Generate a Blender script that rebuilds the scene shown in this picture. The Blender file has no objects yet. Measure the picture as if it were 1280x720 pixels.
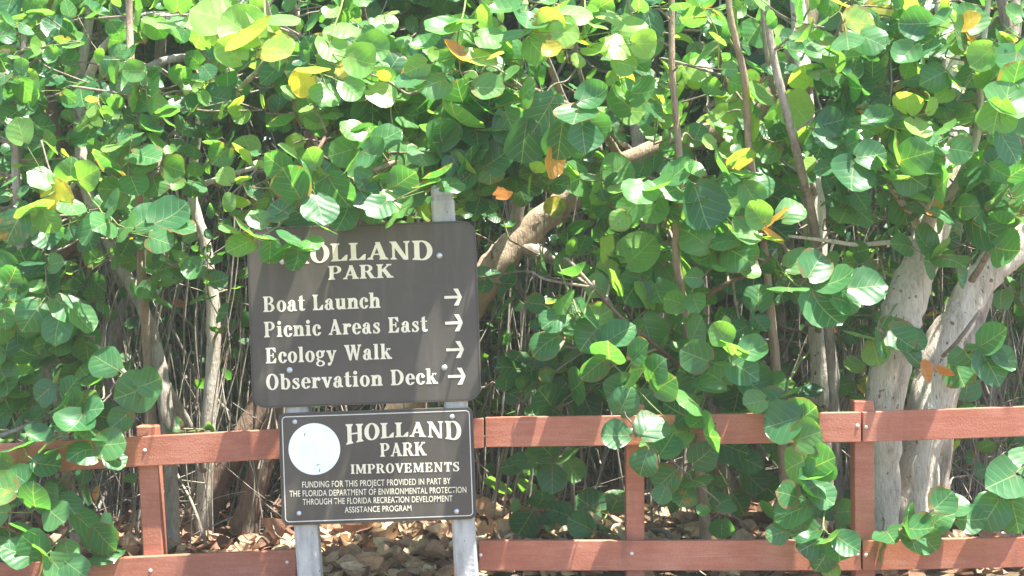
import bpy, math, random
import numpy as np
from mathutils import Vector, Matrix

random.seed(11)
RNG = np.random.default_rng(5)
SC = bpy.context.scene
COL = SC.collection

# ------------------------------------------------------------------ camera
CAM_D, CAM_H, FPX = 7.0, 1.5, 1750.0      # metres to the fence face, eye height, focal length in photo pixels
cam_data = bpy.data.cameras.new('camera')
cam = bpy.data.objects.new('camera', cam_data)
COL.objects.link(cam)
cam.location = (0, -CAM_D, CAM_H)
cam.rotation_euler = (math.radians(90), 0, 0)
cam_data.sensor_width = 36.0
cam_data.lens = 36.0 * FPX / 1280.0
cam_data.clip_start = 0.05
cam_data.clip_end = 400
SC.camera = cam

# ------------------------------------------------------------------ sky, sun, exposure
SUN_TO = Vector((0.27, -0.12, 0.95)).normalized()          # direction towards the sun
world = bpy.data.worlds.new('World')
SC.world = world
world.use_nodes = True
wn = world.node_tree
wn.nodes.clear()
sky = wn.nodes.new('ShaderNodeTexSky')
sky.sky_type = 'NISHITA'
sky.sun_disc = False
sky.sun_elevation = math.asin(SUN_TO.z)
sky.sun_rotation = math.atan2(SUN_TO.x, SUN_TO.y)
bg = wn.nodes.new('ShaderNodeBackground')
bg.inputs['Strength'].default_value = 0.11
wo = wn.nodes.new('ShaderNodeOutputWorld')
wn.links.new(sky.outputs[0], bg.inputs['Color'])
wn.links.new(bg.outputs[0], wo.inputs['Surface'])

sun_data = bpy.data.lights.new('sun', 'SUN')
sun_data.energy = 5.0
sun_data.angle = math.radians(0.5)
sun_data.color = (1.0, 0.95, 0.86)
sun = bpy.data.objects.new('sun', sun_data)
COL.objects.link(sun)
sun.location = (0, 0, 12)
sun.rotation_euler = SUN_TO.to_track_quat('Z', 'Y').to_euler()

SC.view_settings.view_transform = 'Standard'
SC.view_settings.look = 'None'
SC.view_settings.gamma = 1.0
SC.view_settings.exposure = 2.2
SC.cycles.max_bounces = 8
SC.cycles.diffuse_bounces = 4
SC.cycles.transmission_bounces = 6
SC.cycles.volume_bounces = 1

# ------------------------------------------------------------------ helpers
def at(px, py, Y):
    """a point at depth Y (metres behind the fence face) seen at photo pixel px, py"""
    d = (Y + CAM_D) / FPX
    return np.array([(px - 640.0) * d, Y, CAM_H - (py - 360.0) * d])

def tag(o, label=None, cat=None, group=None, kind=None):
    if label: o['label'] = label
    if cat: o['category'] = cat
    if group: o['group'] = group
    if kind: o['kind'] = kind
    return o

def empty(name, loc):
    o = bpy.data.objects.new(name, None)
    o.location = loc
    COL.objects.link(o)
    return o

def mesh_obj(name, verts, faces, mats, parent=None, smooth=False, midx=None, uv=None, tint=None):
    """verts (n,3) in the parent's space, faces: (m,k) array or list of tuples"""
    me = bpy.data.meshes.new(name)
    verts = np.asarray(verts, dtype=np.float32)
    if isinstance(faces, np.ndarray) and faces.ndim == 2:
        m, k = faces.shape
        me.vertices.add(len(verts)); me.loops.add(m * k); me.polygons.add(m)
        me.vertices.foreach_set('co', verts.ravel())
        me.loops.foreach_set('vertex_index', faces.astype(np.int32).ravel())
        me.polygons.foreach_set('loop_start', np.arange(0, m * k, k, dtype=np.int32))
        me.update(calc_edges=True)
        lidx = faces.ravel()
    else:
        me.from_pydata([tuple(map(float, v)) for v in verts], [], [tuple(f) for f in faces])
        me.update()
        lidx = np.array([l.vertex_index for l in me.loops])
    if smooth:
        me.polygons.foreach_set('use_smooth', np.ones(len(me.polygons), dtype=bool))
    for m_ in (mats if isinstance(mats, (list, tuple)) else [mats]):
        me.materials.append(m_)
    if midx is not None:
        me.polygons.foreach_set('material_index', np.asarray(midx, dtype=np.int32))
    if uv is not None:
        l = me.uv_layers.new(name='leaf_uv')
        l.data.foreach_set('uv', np.asarray(uv, dtype=np.float32)[lidx].ravel())
    if tint is not None:
        a = me.attributes.new('tint', 'FLOAT_COLOR', 'POINT')
        a.data.foreach_set('color', np.asarray(tint, dtype=np.float32).ravel())
    me.validate()
    o = bpy.data.objects.new(name, me)
    COL.objects.link(o)
    if parent is not None:
        o.parent = parent
    return o

class Acc:
    """collects quads into one mesh"""
    def __init__(self):
        self.v, self.f, self.n = [], [], 0
    def add(self, v, f):
        v = np.asarray(v, float); f = np.asarray(f, int)
        self.v.append(v); self.f.append(f + self.n); self.n += len(v)
    def build(self, name, mat, parent=None, origin=(0, 0, 0), smooth=True):
        v = np.concatenate(self.v) - np.asarray(origin, float)
        f = np.concatenate(self.f)
        return mesh_obj(name, v, f, mat, parent, smooth)

def smooth_path(pts, per=5):
    """Catmull-Rom through rows of any width"""
    P = np.asarray(pts, float)
    if len(P) < 3: 
        t = np.linspace(0, 1, per + 1)[:, None]
        return P[0] * (1 - t) + P[-1] * t
    Q = np.vstack([2 * P[0] - P[1], P, 2 * P[-1] - P[-2]])
    out = []
    for i in range(1, len(Q) - 2):
        p0, p1, p2, p3 = Q[i - 1], Q[i], Q[i + 1], Q[i + 2]
        for t in np.linspace(0, 1, per, endpoint=False):
            out.append(0.5 * ((2 * p1) + (-p0 + p2) * t + (2 * p0 - 5 * p1 + 4 * p2 - p3) * t * t + (-p0 + 3 * p1 - 3 * p2 + p3) * t ** 3))
    out.append(P[-1])
    return np.array(out)

def tube(acc, path, rad, sides=6, rough=0.0, cap=True):
    P = np.asarray(path, float); n = len(P)
    R = np.broadcast_to(np.asarray(rad, float), (n,))
    T = np.gradient(P, axis=0)
    T /= (np.linalg.norm(T, axis=1)[:, None] + 1e-9)
    ref = np.array([0.3, 1.0, 0.1]) if abs(T[0][1]) < 0.8 else np.array([1.0, 0, 0.2])
    u = ref - T[0] * ref.dot(T[0]); u /= np.linalg.norm(u)
    a = np.linspace(0, 2 * math.pi, sides, endpoint=False)
    lob = 1 + rough * (np.sin(a * 2 + RNG.uniform(0, 6)) * 0.5 + np.sin(a * 3 + RNG.uniform(0, 6)) * 0.5)
    V = []
    wob = RNG.normal(size=(n + 4, sides))
    wob = sum(wob[k:k + n] for k in range(5)) / 2.2
    wob = (wob + np.roll(wob, 1, 1)) * .7
    for i in range(n):
        u = u - T[i] * u.dot(T[i]); u /= (np.linalg.norm(u) + 1e-9)
        w = np.cross(T[i], u)
        r = R[i] * lob * (1 + rough * 0.5 * wob[i]) if rough else R[i] * lob
        V.append(P[i] + (np.cos(a) * r)[:, None] * u + (np.sin(a) * r)[:, None] * w)
    if cap:
        V.append(np.repeat(P[-1:] + T[-1] * R[-1] * 0.4, sides, axis=0)); n += 1
    V = np.concatenate(V)
    i = np.arange(n - 1)[:, None] * sides; j = np.arange(sides)[None]; k = (j + 1) % sides
    F = np.stack([i + j, i + k, i + sides + k, i + sides + j], -1).reshape(-1, 4)
    acc.add(V, F)

# ------------------------------------------------------------------ materials
def new_mat(name):
    m = bpy.data.materials.new(name); m.use_nodes = True
    nt = m.node_tree; nt.nodes.clear()
    return m, nt

def N(nt, typ, **kw):
    n = nt.nodes.new(typ)
    for k, v in kw.items(): setattr(n, k, v)
    return n

def L(nt, a, b): nt.links.new(a, b)

def math_node(nt, op, a, b=None, c=None, clamp=False):
    n = N(nt, 'ShaderNodeMath', operation=op, use_clamp=clamp)
    for i, x in enumerate((a, b, c)):
        if x is None: continue
        if isinstance(x, (int, float)): n.inputs[i].default_value = x
        else: L(nt, x, n.inputs[i])
    return n.outputs[0]

def smoothstep(nt, x, lo, hi, t0=0.0, t1=1.0):
    n = N(nt, 'ShaderNodeMapRange', interpolation_type='SMOOTHSTEP')
    L(nt, x, n.inputs['Value'])
    n.inputs['From Min'].default_value = lo; n.inputs['From Max'].default_value = hi
    n.inputs['To Min'].default_value = t0; n.inputs['To Max'].default_value = t1
    return n.outputs['Result']

def mixc(nt, fac, a, b, blend='MIX'):
    n = N(nt, 'ShaderNodeMix', data_type='RGBA', blend_type=blend)
    for sock, x in ((n.inputs[0], fac), (n.inputs[6], a), (n.inputs[7], b)):
        if isinstance(x, (int, float)): sock.default_value = x
        elif isinstance(x, tuple): sock.default_value = (*x[:3], 1)
        else: L(nt, x, sock)
    return n.outputs[2]

def ramp(nt, fac, stops):
    n = N(nt, 'ShaderNodeValToRGB')
    cr = n.color_ramp
    while len(cr.elements) < len(stops): cr.elements.new(0.5)
    for e, (p, c) in zip(cr.elements, stops):
        e.position = p; e.color = (*c, 1)
    L(nt, fac, n.inputs[0])
    return n.outputs[0]

def noise(nt, scale, detail=4, rough=0.55, vec=None, stretch=None, out='Fac'):
    tc = N(nt, 'ShaderNodeTexCoord')
    v = tc.outputs['Object'] if vec is None else vec
    if stretch:
        mp = N(nt, 'ShaderNodeMapping'); mp.inputs['Scale'].default_value = stretch
        L(nt, v, mp.inputs[0]); v = mp.outputs[0]
    n = N(nt, 'ShaderNodeTexNoise'); n.inputs['Scale'].default_value = scale
    n.inputs['Detail'].default_value = detail; n.inputs['Roughness'].default_value = rough
    L(nt, v, n.inputs['Vector'])
    return n.outputs[out]

def principled(nt, color, rough=0.6, bump=None, bump_d=0.02, spec=0.5):
    b = N(nt, 'ShaderNodeBsdfPrincipled')
    if isinstance(color, tuple): b.inputs['Base Color'].default_value = (*color, 1)
    else: L(nt, color, b.inputs['Base Color'])
    if isinstance(rough, (int, float)): b.inputs['Roughness'].default_value = rough
    else: L(nt, rough, b.inputs['Roughness'])
    b.inputs['Specular IOR Level'].default_value = spec
    if bump is not None:
        bn = N(nt, 'ShaderNodeBump'); bn.inputs['Distance'].default_value = bump_d
        bn.inputs['Strength'].default_value = 1.0
        L(nt, bump, bn.inputs['Height']); L(nt, bn.outputs[0], b.inputs['Normal'])
    return b

def finish(nt, shader):
    o = N(nt, 'ShaderNodeOutputMaterial'); L(nt, shader, o.inputs['Surface'])

def leaf_material(name, veins=True, gain=1.0, transl=0.48):
    m, nt = new_mat(name)
    at_ = N(nt, 'ShaderNodeAttribute', attribute_name='tint')
    sep = N(nt, 'ShaderNodeSeparateColor'); L(nt, at_.outputs['Color'], sep.inputs[0])
    tone, autumn, rnd = sep.outputs[0], sep.outputs[1], sep.outputs[2]
    g = gain
    base = ramp(nt, tone, [(0.0, (0.031 * g, 0.118 * g, 0.053 * g)), (0.35, (0.052 * g, 0.175 * g, 0.062 * g)),
                           (0.7, (0.105 * g, 0.255 * g, 0.066 * g)), (1.0, (0.21 * g, 0.36 * g, 0.085 * g))])
    aut = ramp(nt, rnd, [(0.0, (0.55, 0.20, 0.05)), (0.35, (0.42, 0.17, 0.06)), (0.5, (0.50, 0.33, 0.045)), (1.0, (0.40, 0.38, 0.07))])
    uvn = N(nt, 'ShaderNodeUVMap', uv_map='leaf_uv')
    su = N(nt, 'ShaderNodeSeparateXYZ'); L(nt, uvn.outputs[0], su.inputs[0])
    x, y = su.outputs[0], su.outputs[1]
    # blotchy ageing: the yellow or brown creeps in from one side of the leaf
    tcn = N(nt, 'ShaderNodeTexCoord')
    ns = noise(nt, 14.0, 4, 0.65)
    am = smoothstep(nt, math_node(nt, 'ADD', math_node(nt, 'MULTIPLY', autumn, 1.0), math_node(nt, 'MULTIPLY', ns, 0.9)), 0.72, 1.05)
    col = mixc(nt, am, base, aut)
    # mottling and little brown spots
    mott = noise(nt, 26.0, 3, 0.6)
    col = mixc(nt, smoothstep(nt, mott, 0.35, 0.75, 0.0, 0.35), col, mixc(nt, 1.0, col, (1.45, 1.3, 1.1), 'MULTIPLY'))
    sp = noise(nt, 75.0, 1, 0.4)
    col = mixc(nt, smoothstep(nt, sp, 0.735, 0.77, 0.0, 0.7), col, (0.12, 0.065, 0.03))
    rr = math_node(nt, 'SQRT', math_node(nt, 'ADD', math_node(nt, 'MULTIPLY', x, x), math_node(nt, 'POWER', math_node(nt, 'SUBTRACT', y, 0.47), 2.0)))
    en = noise(nt, 20.0, 3, 0.6)
    edge = math_node(nt, 'MULTIPLY', smoothstep(nt, math_node(nt, 'ADD', rr, math_node(nt, 'MULTIPLY', en, 0.55)), 0.74, 0.80), smoothstep(nt, rnd, 0.70, 0.85))
    col = mixc(nt, math_node(nt, 'MULTIPLY', edge, 0.75), col, (0.20, 0.12, 0.045))
    bump = None
    if veins:
        ax = math_node(nt, 'ABSOLUTE', x)
        mid = smoothstep(nt, ax, 0.005, 0.018, 1.0, 0.0)
        t = math_node(nt, 'MULTIPLY', math_node(nt, 'SUBTRACT', y, math_node(nt, 'MULTIPLY', ax, 0.85)), 4.3)
        pp = math_node(nt, 'PINGPONG', math_node(nt, 'ADD', t, 0.12), 0.5)
        side = smoothstep(nt, pp, 0.015, 0.06, 1.0, 0.0)
        side = math_node(nt, 'MULTIPLY', side, smoothstep(nt, ax, 0.05, 0.45, 1.0, 0.25))
        vein = math_node(nt, 'MAXIMUM', mid, math_node(nt, 'MULTIPLY', side, 0.75))
        vcol = mixc(nt, 0.62, mixc(nt, 1.0, col, (1.5, 1.4, 1.2), 'MULTIPLY'), (0.36, 0.44, 0.20))
        vcol = mixc(nt, smoothstep(nt, y, 0.02, 0.40, 0.8, 0.0), vcol, (0.36, 0.17, 0.09))
        col = mixc(nt, math_node(nt, 'MULTIPLY', vein, 0.85), col, vcol)
        qu = smoothstep(nt, pp, 0.0, 0.5)
        bump = math_node(nt, 'ADD', math_node(nt, 'MULTIPLY', qu, 0.5), math_node(nt, 'MULTIPLY', mott, 0.7))
    b = principled(nt, col, math_node(nt, 'ADD', 0.22, math_node(nt, 'MULTIPLY', mott, 0.3)), bump, 0.0014, 0.5)
    tr = N(nt, 'ShaderNodeBsdfTranslucent')
    tcol = mixc(nt, 1.0, col, (2.4, 2.3, 0.75), 'MULTIPLY')
    L(nt, tcol, tr.inputs['Color'])
    mx = N(nt, 'ShaderNodeMixShader'); mx.inputs[0].default_value = transl
    L(nt, b.outputs[0], mx.inputs[1]); L(nt, tr.outputs[0], mx.inputs[2])
    finish(nt, mx.outputs[0])
    return m

def bark_material(name, stops, scale=9.0, stretch=(1, 1, 0.45), rough=0.85, bump=0.022, spots=None, spot_lim=(0.60, 0.66)):
    m, nt = new_mat(name)
    n1 = noise(nt, scale, 5, 0.62, stretch=stretch)
    n2 = noise(nt, scale * 6, 4, 0.7, stretch=(1, 1, 0.3))
    f = math_node(nt, 'ADD', math_node(nt, 'MULTIPLY', n1, 0.6), math_node(nt, 'MULTIPLY', n2, 0.4))
    col = ramp(nt, f, stops)
    if spots:
        s = noise(nt, scale * 3.2, 2, 0.5, stretch=(1, 1, 0.7))
        col = mixc(nt, smoothstep(nt, s, *spot_lim), col, spots)
    fis = noise(nt, scale * 5, 5, 0.7, stretch=(1, 1, 0.13))
    col = mixc(nt, smoothstep(nt, fis, 0.33, 0.46, 0.5, 0.0), col, mixc(nt, 1.0, col, (0.42, 0.38, 0.34), 'MULTIPLY'))
    b = principled(nt, col, rough, math_node(nt, 'ADD', f, math_node(nt, 'MULTIPLY', fis, 0.8)), bump, 0.25)
    finish(nt, b.outputs[0])
    return m

M_LEAF = leaf_material('sea_grape_leaf')
M_LEAF_FAR = leaf_material('thicket_leaf_dimmed', veins=False, gain=0.75)  # leaf colour darkened to imitate shade deep in the thicket
M_BARK_PALE = bark_material('pale_bark', [(0.3, (0.17, 0.135, 0.10)), (0.42, (0.42, 0.37, 0.30)), (0.55, (0.58, 0.53, 0.45)), (0.68, (0.50, 0.46, 0.39)), (0.8, (0.64, 0.60, 0.53))], 9.0, (1, 1, 0.4), spots=(0.22, 0.15, 0.09), spot_lim=(0.66, 0.70))
M_BARK_TAN = bark_material('tan_stem_bark', [(0.3, (0.20, 0.14, 0.09)), (0.5, (0.36, 0.27, 0.19)), (0.75, (0.47, 0.38, 0.28))], 10.0)
M_BARK_GREY = bark_material('grey_bark', [(0.3, (0.10, 0.085, 0.07)), (0.45, (0.26, 0.22, 0.18)), (0.62, (0.42, 0.38, 0.32)), (0.8, (0.30, 0.28, 0.25))], 8.0)
M_BARK_BROWN = bark_material('brown_bark', [(0.3, (0.07, 0.045, 0.032)), (0.5, (0.16, 0.105, 0.075)), (0.75, (0.27, 0.20, 0.15))], 8.0)
M_TWIG = bark_material('twig_bark', [(0.3, (0.13, 0.10, 0.07)), (0.5, (0.30, 0.25, 0.19)), (0.8, (0.50, 0.45, 0.37))], 14.0)
M_DEADWOOD = bark_material('bleached_twig', [(0.3, (0.10, 0.085, 0.07)), (0.5, (0.26, 0.23, 0.19)), (0.8, (0.55, 0.52, 0.46))], 5.0)
M_GREEN_STEM = bark_material('green_stem', [(0.3, (0.12, 0.18, 0.05)), (0.55, (0.22, 0.28, 0.09)), (0.8, (0.32, 0.30, 0.14))], 12.0)

def ground_material():
    m, nt = new_mat('sandy_soil')
    a = noise(nt, 1.7, 6, 0.6); b = noise(nt, 22.0, 4, 0.65)
    col = ramp(nt, math_node(nt, 'ADD', math_node(nt, 'MULTIPLY', a, 0.5), math_node(nt, 'MULTIPLY', b, 0.5)),
               [(0.3, (0.05, 0.035, 0.022)), (0.5, (0.13, 0.09, 0.055)), (0.7, (0.26, 0.20, 0.13))])
    finish(nt, principled(nt, col, 0.95, b, 0.03, 0.2).outputs[0])
    return m

def litter_material():
    m, nt = new_mat('dry_leaf')
    at_ = N(nt, 'ShaderNodeAttribute', attribute_name='tint')
    sep = N(nt, 'ShaderNodeSeparateColor'); L(nt, at_.outputs['Color'], sep.inputs[0])
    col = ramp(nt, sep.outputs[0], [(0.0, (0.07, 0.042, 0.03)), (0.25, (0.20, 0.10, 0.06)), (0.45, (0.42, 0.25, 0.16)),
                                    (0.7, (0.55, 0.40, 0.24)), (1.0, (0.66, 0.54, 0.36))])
    n1 = noise(nt, 30.0, 4, 0.6)
    col = mixc(nt, smoothstep(nt, n1, 0.4, 0.75, 0.0, 0.55), col, (0.16, 0.085, 0.05))
    b = principled(nt, col, 0.7, n1, 0.01, 0.3)
    tr = N(nt, 'ShaderNodeBsdfTranslucent'); L(nt, col, tr.inputs['Color'])
    mx = N(nt, 'ShaderNodeMixShader'); mx.inputs[0].default_value = 0.15
    L(nt, b.outputs[0], mx.inputs[1]); L(nt, tr.outputs[0], mx.inputs[2])
    finish(nt, mx.outputs[0])
    return m

def lumber_material():
    m, nt = new_mat('red_brown_lumber')
    n1 = noise(nt, 3.0, 4, 0.6, stretch=(1, 1, 1)); n2 = noise(nt, 90.0, 3, 0.7); n3 = noise(nt, 14.0, 4, 0.7, stretch=(0.35, 1, 3.0))
    f = math_node(nt, 'ADD', math_node(nt, 'MULTIPLY', n1, 0.45), math_node(nt, 'ADD', math_node(nt, 'MULTIPLY', n2, 0.2), math_node(nt, 'MULTIPLY', n3, 0.35)))
    col = ramp(nt, f, [(0.3, (0.25, 0.076, 0.044)), (0.48, (0.36, 0.128, 0.076)), (0.7, (0.50, 0.235, 0.16))])
    sp = noise(nt, 130.0, 1, 0.5)
    col = mixc(nt, smoothstep(nt, sp, 0.66, 0.72, 0, 0.5), col, (0.14, 0.05, 0.035))
    grime = noise(nt, 5.0, 5, 0.7, stretch=(1, 1, 0.25))
    col = mixc(nt, smoothstep(nt, grime, 0.56, 0.75, 0, 0.55), col, (0.15, 0.075, 0.05))
    scr = noise(nt, 40.0, 3, 0.6, stretch=(0.05, 1, 2.0))
    col = mixc(nt, smoothstep(nt, scr, 0.64, 0.74, 0, 0.5), col, (0.50, 0.27, 0.19))
    finish(nt, principled(nt, col, 0.62, n2, 0.002, 0.35).outputs[0])
    return m

def simple_material(name, c0, c1, scale=8.0, rough=0.5, bump=0.001, metallic=0.0, stretch=None, spec=0.4):
    m, nt = new_mat(name)
    n = noise(nt, scale, 5, 0.62, stretch=stretch)
    col = ramp(nt, n, [(0.32, c0), (0.7, c1)])
    b = principled(nt, col, rough, n, bump, spec)
    b.inputs['Metallic'].default_value = metallic
    finish(nt, b.outputs[0])
    return m

def post_material():
    m, nt = new_mat('weathered_grey_post')
    n1 = noise(nt, 10.0, 5, 0.6, stretch=(2, 2, 0.6)); n2 = noise(nt, 60.0, 2, 0.5)
    col = ramp(nt, n1, [(0.3, (0.26, 0.27, 0.26)), (0.55, (0.40, 0.41, 0.39)), (0.8, (0.52, 0.52, 0.49))])
    col = mixc(nt, smoothstep(nt, n2, 0.70, 0.73, 0, 0.9), col, (0.06, 0.06, 0.05))
    finish(nt, principled(nt, col, 0.8, n2, 0.003, 0.25).outputs[0])
    return m

M_GROUND = ground_material()
M_LITTER = litter_material()
M_LUMBER = lumber_material()
M_POST = post_material()
def panel_material():
    m, nt = new_mat('brown_sign_paint')
    a = noise(nt, 2.2, 5, 0.65); b = noise(nt, 7.0, 4, 0.6, stretch=(1.6, 1, 0.22)); c = noise(nt, 55.0, 4, 0.7)
    col = ramp(nt, a, [(0.3, (0.056, 0.050, 0.038)), (0.55, (0.074, 0.067, 0.053)), (0.75, (0.092, 0.084, 0.068))])
    col = mixc(nt, smoothstep(nt, b, 0.52, 0.72, 0, 0.45), col, (0.125, 0.105, 0.090))
    col = mixc(nt, smoothstep(nt, c, 0.55, 0.8, 0, 0.4), col, (0.13, 0.12, 0.10))
    finish(nt, principled(nt, col, math_node(nt, 'ADD', 0.38, math_node(nt, 'MULTIPLY', a, 0.3)), c, 0.0006, 0.4).outputs[0])
    return m
M_PANEL = panel_material()
M_PANEL_EDGE = simple_material('sign_edge_line', (0.035, 0.032, 0.026), (0.05, 0.045, 0.036), 8.0, 0.5)
M_CREAM = simple_material('cream_lettering', (0.68, 0.64, 0.46), (0.80, 0.76, 0.58), 14.0, 0.5, 0.0005)
M_PALELINE = simple_material('pale_grey_line', (0.50, 0.50, 0.44), (0.66, 0.65, 0.58), 20.0, 0.5, 0.0005)
M_WHITE = simple_material('faded_white_disc', (0.74, 0.82, 0.84), (0.86, 0.90, 0.90), 9.0, 0.45, 0.0006)
M_BOLT = simple_material('galvanised_bolt', (0.42, 0.48, 0.54), (0.62, 0.66, 0.70), 60.0, 0.4, 0.0005, 0.5)
M_BOLT_PALE = simple_material('pale_bolt_head', (0.60, 0.58, 0.52), (0.78, 0.76, 0.70), 60.0, 0.45, 0.0005, 0.2)

# ------------------------------------------------------------------ ground and leaf litter
def ground_height(x, y):
    return 0.05 * math.sin(x * 0.9 + 1.0) * math.sin(y * 0.8) + 0.03 * math.sin(x * 2.7 + y * 1.9)

nx, ny = 90, 90
gx = np.concatenate([np.linspace(-150, -8, 12, endpoint=False), np.linspace(-8, 8, 66), np.linspace(8, 150, 13)[1:]])
gy = np.concatenate([np.linspace(-150, -1, 12, endpoint=False), np.linspace(-1, 11, 66), np.linspace(11, 200, 13)[1:]])
GV = np.array([[x, y, ground_height(x, y) if (-1 <= y <= 11 and abs(x) <= 8) else 0.0] for y in gy for x in gx])
W_ = len(gx)
GF = np.array([[j * W_ + i, j * W_ + i + 1, (j + 1) * W_ + i + 1, (j + 1) * W_ + i] for j in range(len(gy) - 1) for i in range(W_ - 1)])
tag(mesh_obj('ground', GV, GF, M_GROUND, None, True), kind='structure')

# ------------------------------------------------------------------ leaves
def leaf_template(nv, ns):
    """round heart-based leaf: rows along the midrib, columns across; returns x, y, |s|, v, faces"""
    th = np.linspace(0, math.pi, nv)
    v = 0.5 - 0.5 * np.cos(th)
    s = np.linspace(-1, 1, ns)
    w = 0.53 * np.sin(th) ** 0.92
    w = np.maximum(w, [0.10] + [0.0] * (nv - 2) + [0.06])
    X = s[None] * w[:, None]
    Y = v[:, None] - 0.13 * (np.abs(s)[None] ** 1.3) * ((1 - v[:, None]) ** 3) - 0.03 * (np.abs(s)[None] ** 2) * v[:, None]
    i = np.arange(nv - 1)[:, None] * ns; j = np.arange(ns - 1)[None]
    F = np.stack([i + j, i + j + 1, i + ns + j + 1, i + ns + j], -1).reshape(-1, 4)
    return X.ravel(), Y.ravel(), F

TPL_HI = leaf_template(9, 9)
TPL_MID = leaf_template(6, 5)
TPL_LO = leaf_template(4, 3)

def build_leaves(name, recs, tpl, mat, parent=None, origin=(0, 0, 0), crumple=0.03, extra=()):
    """recs: rows of base(3) mid(3) normal(3) size cup fold bend tone autumn rnd aspect"""
    R = np.asarray(recs, float)
    X, Y, F = tpl
    n, k = len(R), len(X)
    base, mid, nor = R[:, 0:3], R[:, 3:6], R[:, 6:9]
    mid = mid / np.linalg.norm(mid, axis=1)[:, None]
    nor = nor - mid * (nor * mid).sum(1)[:, None]
    ln = np.linalg.norm(nor, axis=1)[:, None]
    nor = np.where(ln > 1e-4, nor / np.maximum(ln, 1e-4), np.array([0, 0, 1.0]))
    side = np.cross(mid, nor)
    size, cup, fold, bend, asp = R[:, 9:10], R[:, 10:11], R[:, 11:12], R[:, 12:13], R[:, 16:17]
    ph = RNG.uniform(0, 6.28, (n, 2))
    lx = X[None] * asp
    ly = np.repeat(Y[None], n, 0)
    r2 = (X[None] ** 2) + (Y[None] - 0.5) ** 2
    lz = cup * r2 * 1.6 + fold * np.abs(X)[None] + bend * (Y[None] ** 2)
    lz = lz + crumple * np.sin(X[None] * 9 + ph[:, :1]) * np.sin(Y[None] * 8 + ph[:, 1:]) * (0.3 + 2.5 * r2)
    # outline never quite round
    ly = ly + 0.03 * np.sin(X[None] * 6 + ph[:, 1:])
    lx = lx * (1 + 0.06 * np.sin(Y[None] * 7 + ph[:, :1]))
    V = base[:, None] + size[:, None] * (lx[..., None] * side[:, None] + ly[..., None] * mid[:, None] + lz[..., None] * nor[:, None])
    V = V.reshape(-1, 3) - np.asarray(origin, float)
    faces = (F[None] + (np.arange(n) * k)[:, None, None]).reshape(-1, 4)
    uv = np.tile(np.stack([X, Y], -1), (n, 1))
    tint = np.repeat(np.concatenate([R[:, 13:16], np.ones((n, 1))], 1), k, axis=0)
    mats, midx = [mat], [np.zeros(len(faces), int)]
    for acc, m2 in extra:
        if not acc.n: continue
        v2 = np.concatenate(acc.v) - np.asarray(origin, float); f2 = np.concatenate(acc.f) + len(V)
        V = np.concatenate([V, v2]); faces = np.concatenate([faces, f2])
        uv = np.concatenate([uv, np.zeros((len(v2), 2))]); tint = np.concatenate([tint, np.zeros((len(v2), 4))])
        midx.append(np.full(len(f2), len(mats))); mats.append(m2)
    return mesh_obj(name, V, faces, mats, parent, True, uv=uv, tint=tint, midx=np.concatenate(midx))

def unit(v):
    v = np.asarray(v, float)
    return v / (np.linalg.norm(v) + 1e-9)

def leaf_rec(base, mid, nor, size, tone=None, autumn=0.0, rnd=None, fold=None, asp=None):
    if tone is None: tone = float(np.clip(RNG.normal(0.33, 0.2), 0, 1))
    if rnd is None: rnd = RNG.random()
    if fold is None: fold = abs(RNG.normal(0.03, 0.09))
    if asp is None: asp = RNG.uniform(1.0, 1.18)
    return [*base, *mid, *nor, size, RNG.normal(0.10, 0.22), fold, RNG.normal(-0.12, 0.17), tone, autumn, rnd, asp]

# ---- litter
def build_litter():
    recs = []
    for _ in range(7600):
        x = RNG.uniform(-4.4, 4.4); y = RNG.uniform(0.16, 4.2) if RNG.random() < 0.7 else RNG.uniform(0.16, 2.4)
        if (x < -1.3 or x > 1.3) and RNG.random() < .6: continue
        z = ground_height(x, y) + RNG.uniform(0.0, 0.05)
        a = RNG.uniform(0, 6.28)
        tilt = RNG.normal(0, 0.26, 2)
        mid = np.array([math.cos(a), math.sin(a), RNG.normal(0.05, 0.25)])
        nor = np.array([tilt[0], tilt[1], 1.0]) * (1 if RNG.random() < 0.6 else -1)
        size = RNG.uniform(0.08, 0.15)
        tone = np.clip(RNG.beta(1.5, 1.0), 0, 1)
        if x < -1.3 or x > 1.3: tone *= .6  # outer litter coloured darker to stand in for shade
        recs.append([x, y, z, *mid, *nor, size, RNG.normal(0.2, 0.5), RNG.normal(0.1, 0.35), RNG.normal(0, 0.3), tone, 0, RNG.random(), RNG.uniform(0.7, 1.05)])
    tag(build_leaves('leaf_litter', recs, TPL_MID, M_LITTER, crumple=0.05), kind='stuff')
build_litter()

# ------------------------------------------------------------------ fence
import bmesh
def bm_obj(name, bm, mat, parent=None, smooth=False):
    me = bpy.data.meshes.new(name); bm.to_mesh(me); bm.free()
    me.materials.append(mat)
    if smooth:
        me.polygons.foreach_set('use_smooth', np.ones(len(me.polygons), dtype=bool))
    o = bpy.data.objects.new(name, me); COL.objects.link(o)
    if parent is not None: o.parent = parent
    return o

def prism_bm(corners_front, depth, bevel=0.004, segs=2):
    """front polygon (x, z) at y=0 pushed back by depth; edges softened"""
    bm = bmesh.new()
    a = [bm.verts.new((x, 0, z)) for x, z in corners_front]
    b = [bm.verts.new((x, depth, z)) for x, z in corners_front]
    n = len(a)
    bm.faces.new(a); bm.faces.new(b[::-1])
    for i in range(n):
        bm.faces.new((a[i], b[i], b[(i + 1) % n], a[(i + 1) % n]))
    bmesh.ops.recalc_face_normals(bm, faces=bm.faces)
    if bevel:
        bmesh.ops.bevel(bm, geom=list(bm.edges), offset=bevel, segments=segs, affect='EDGES', profile=0.5)
    return bm

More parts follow.
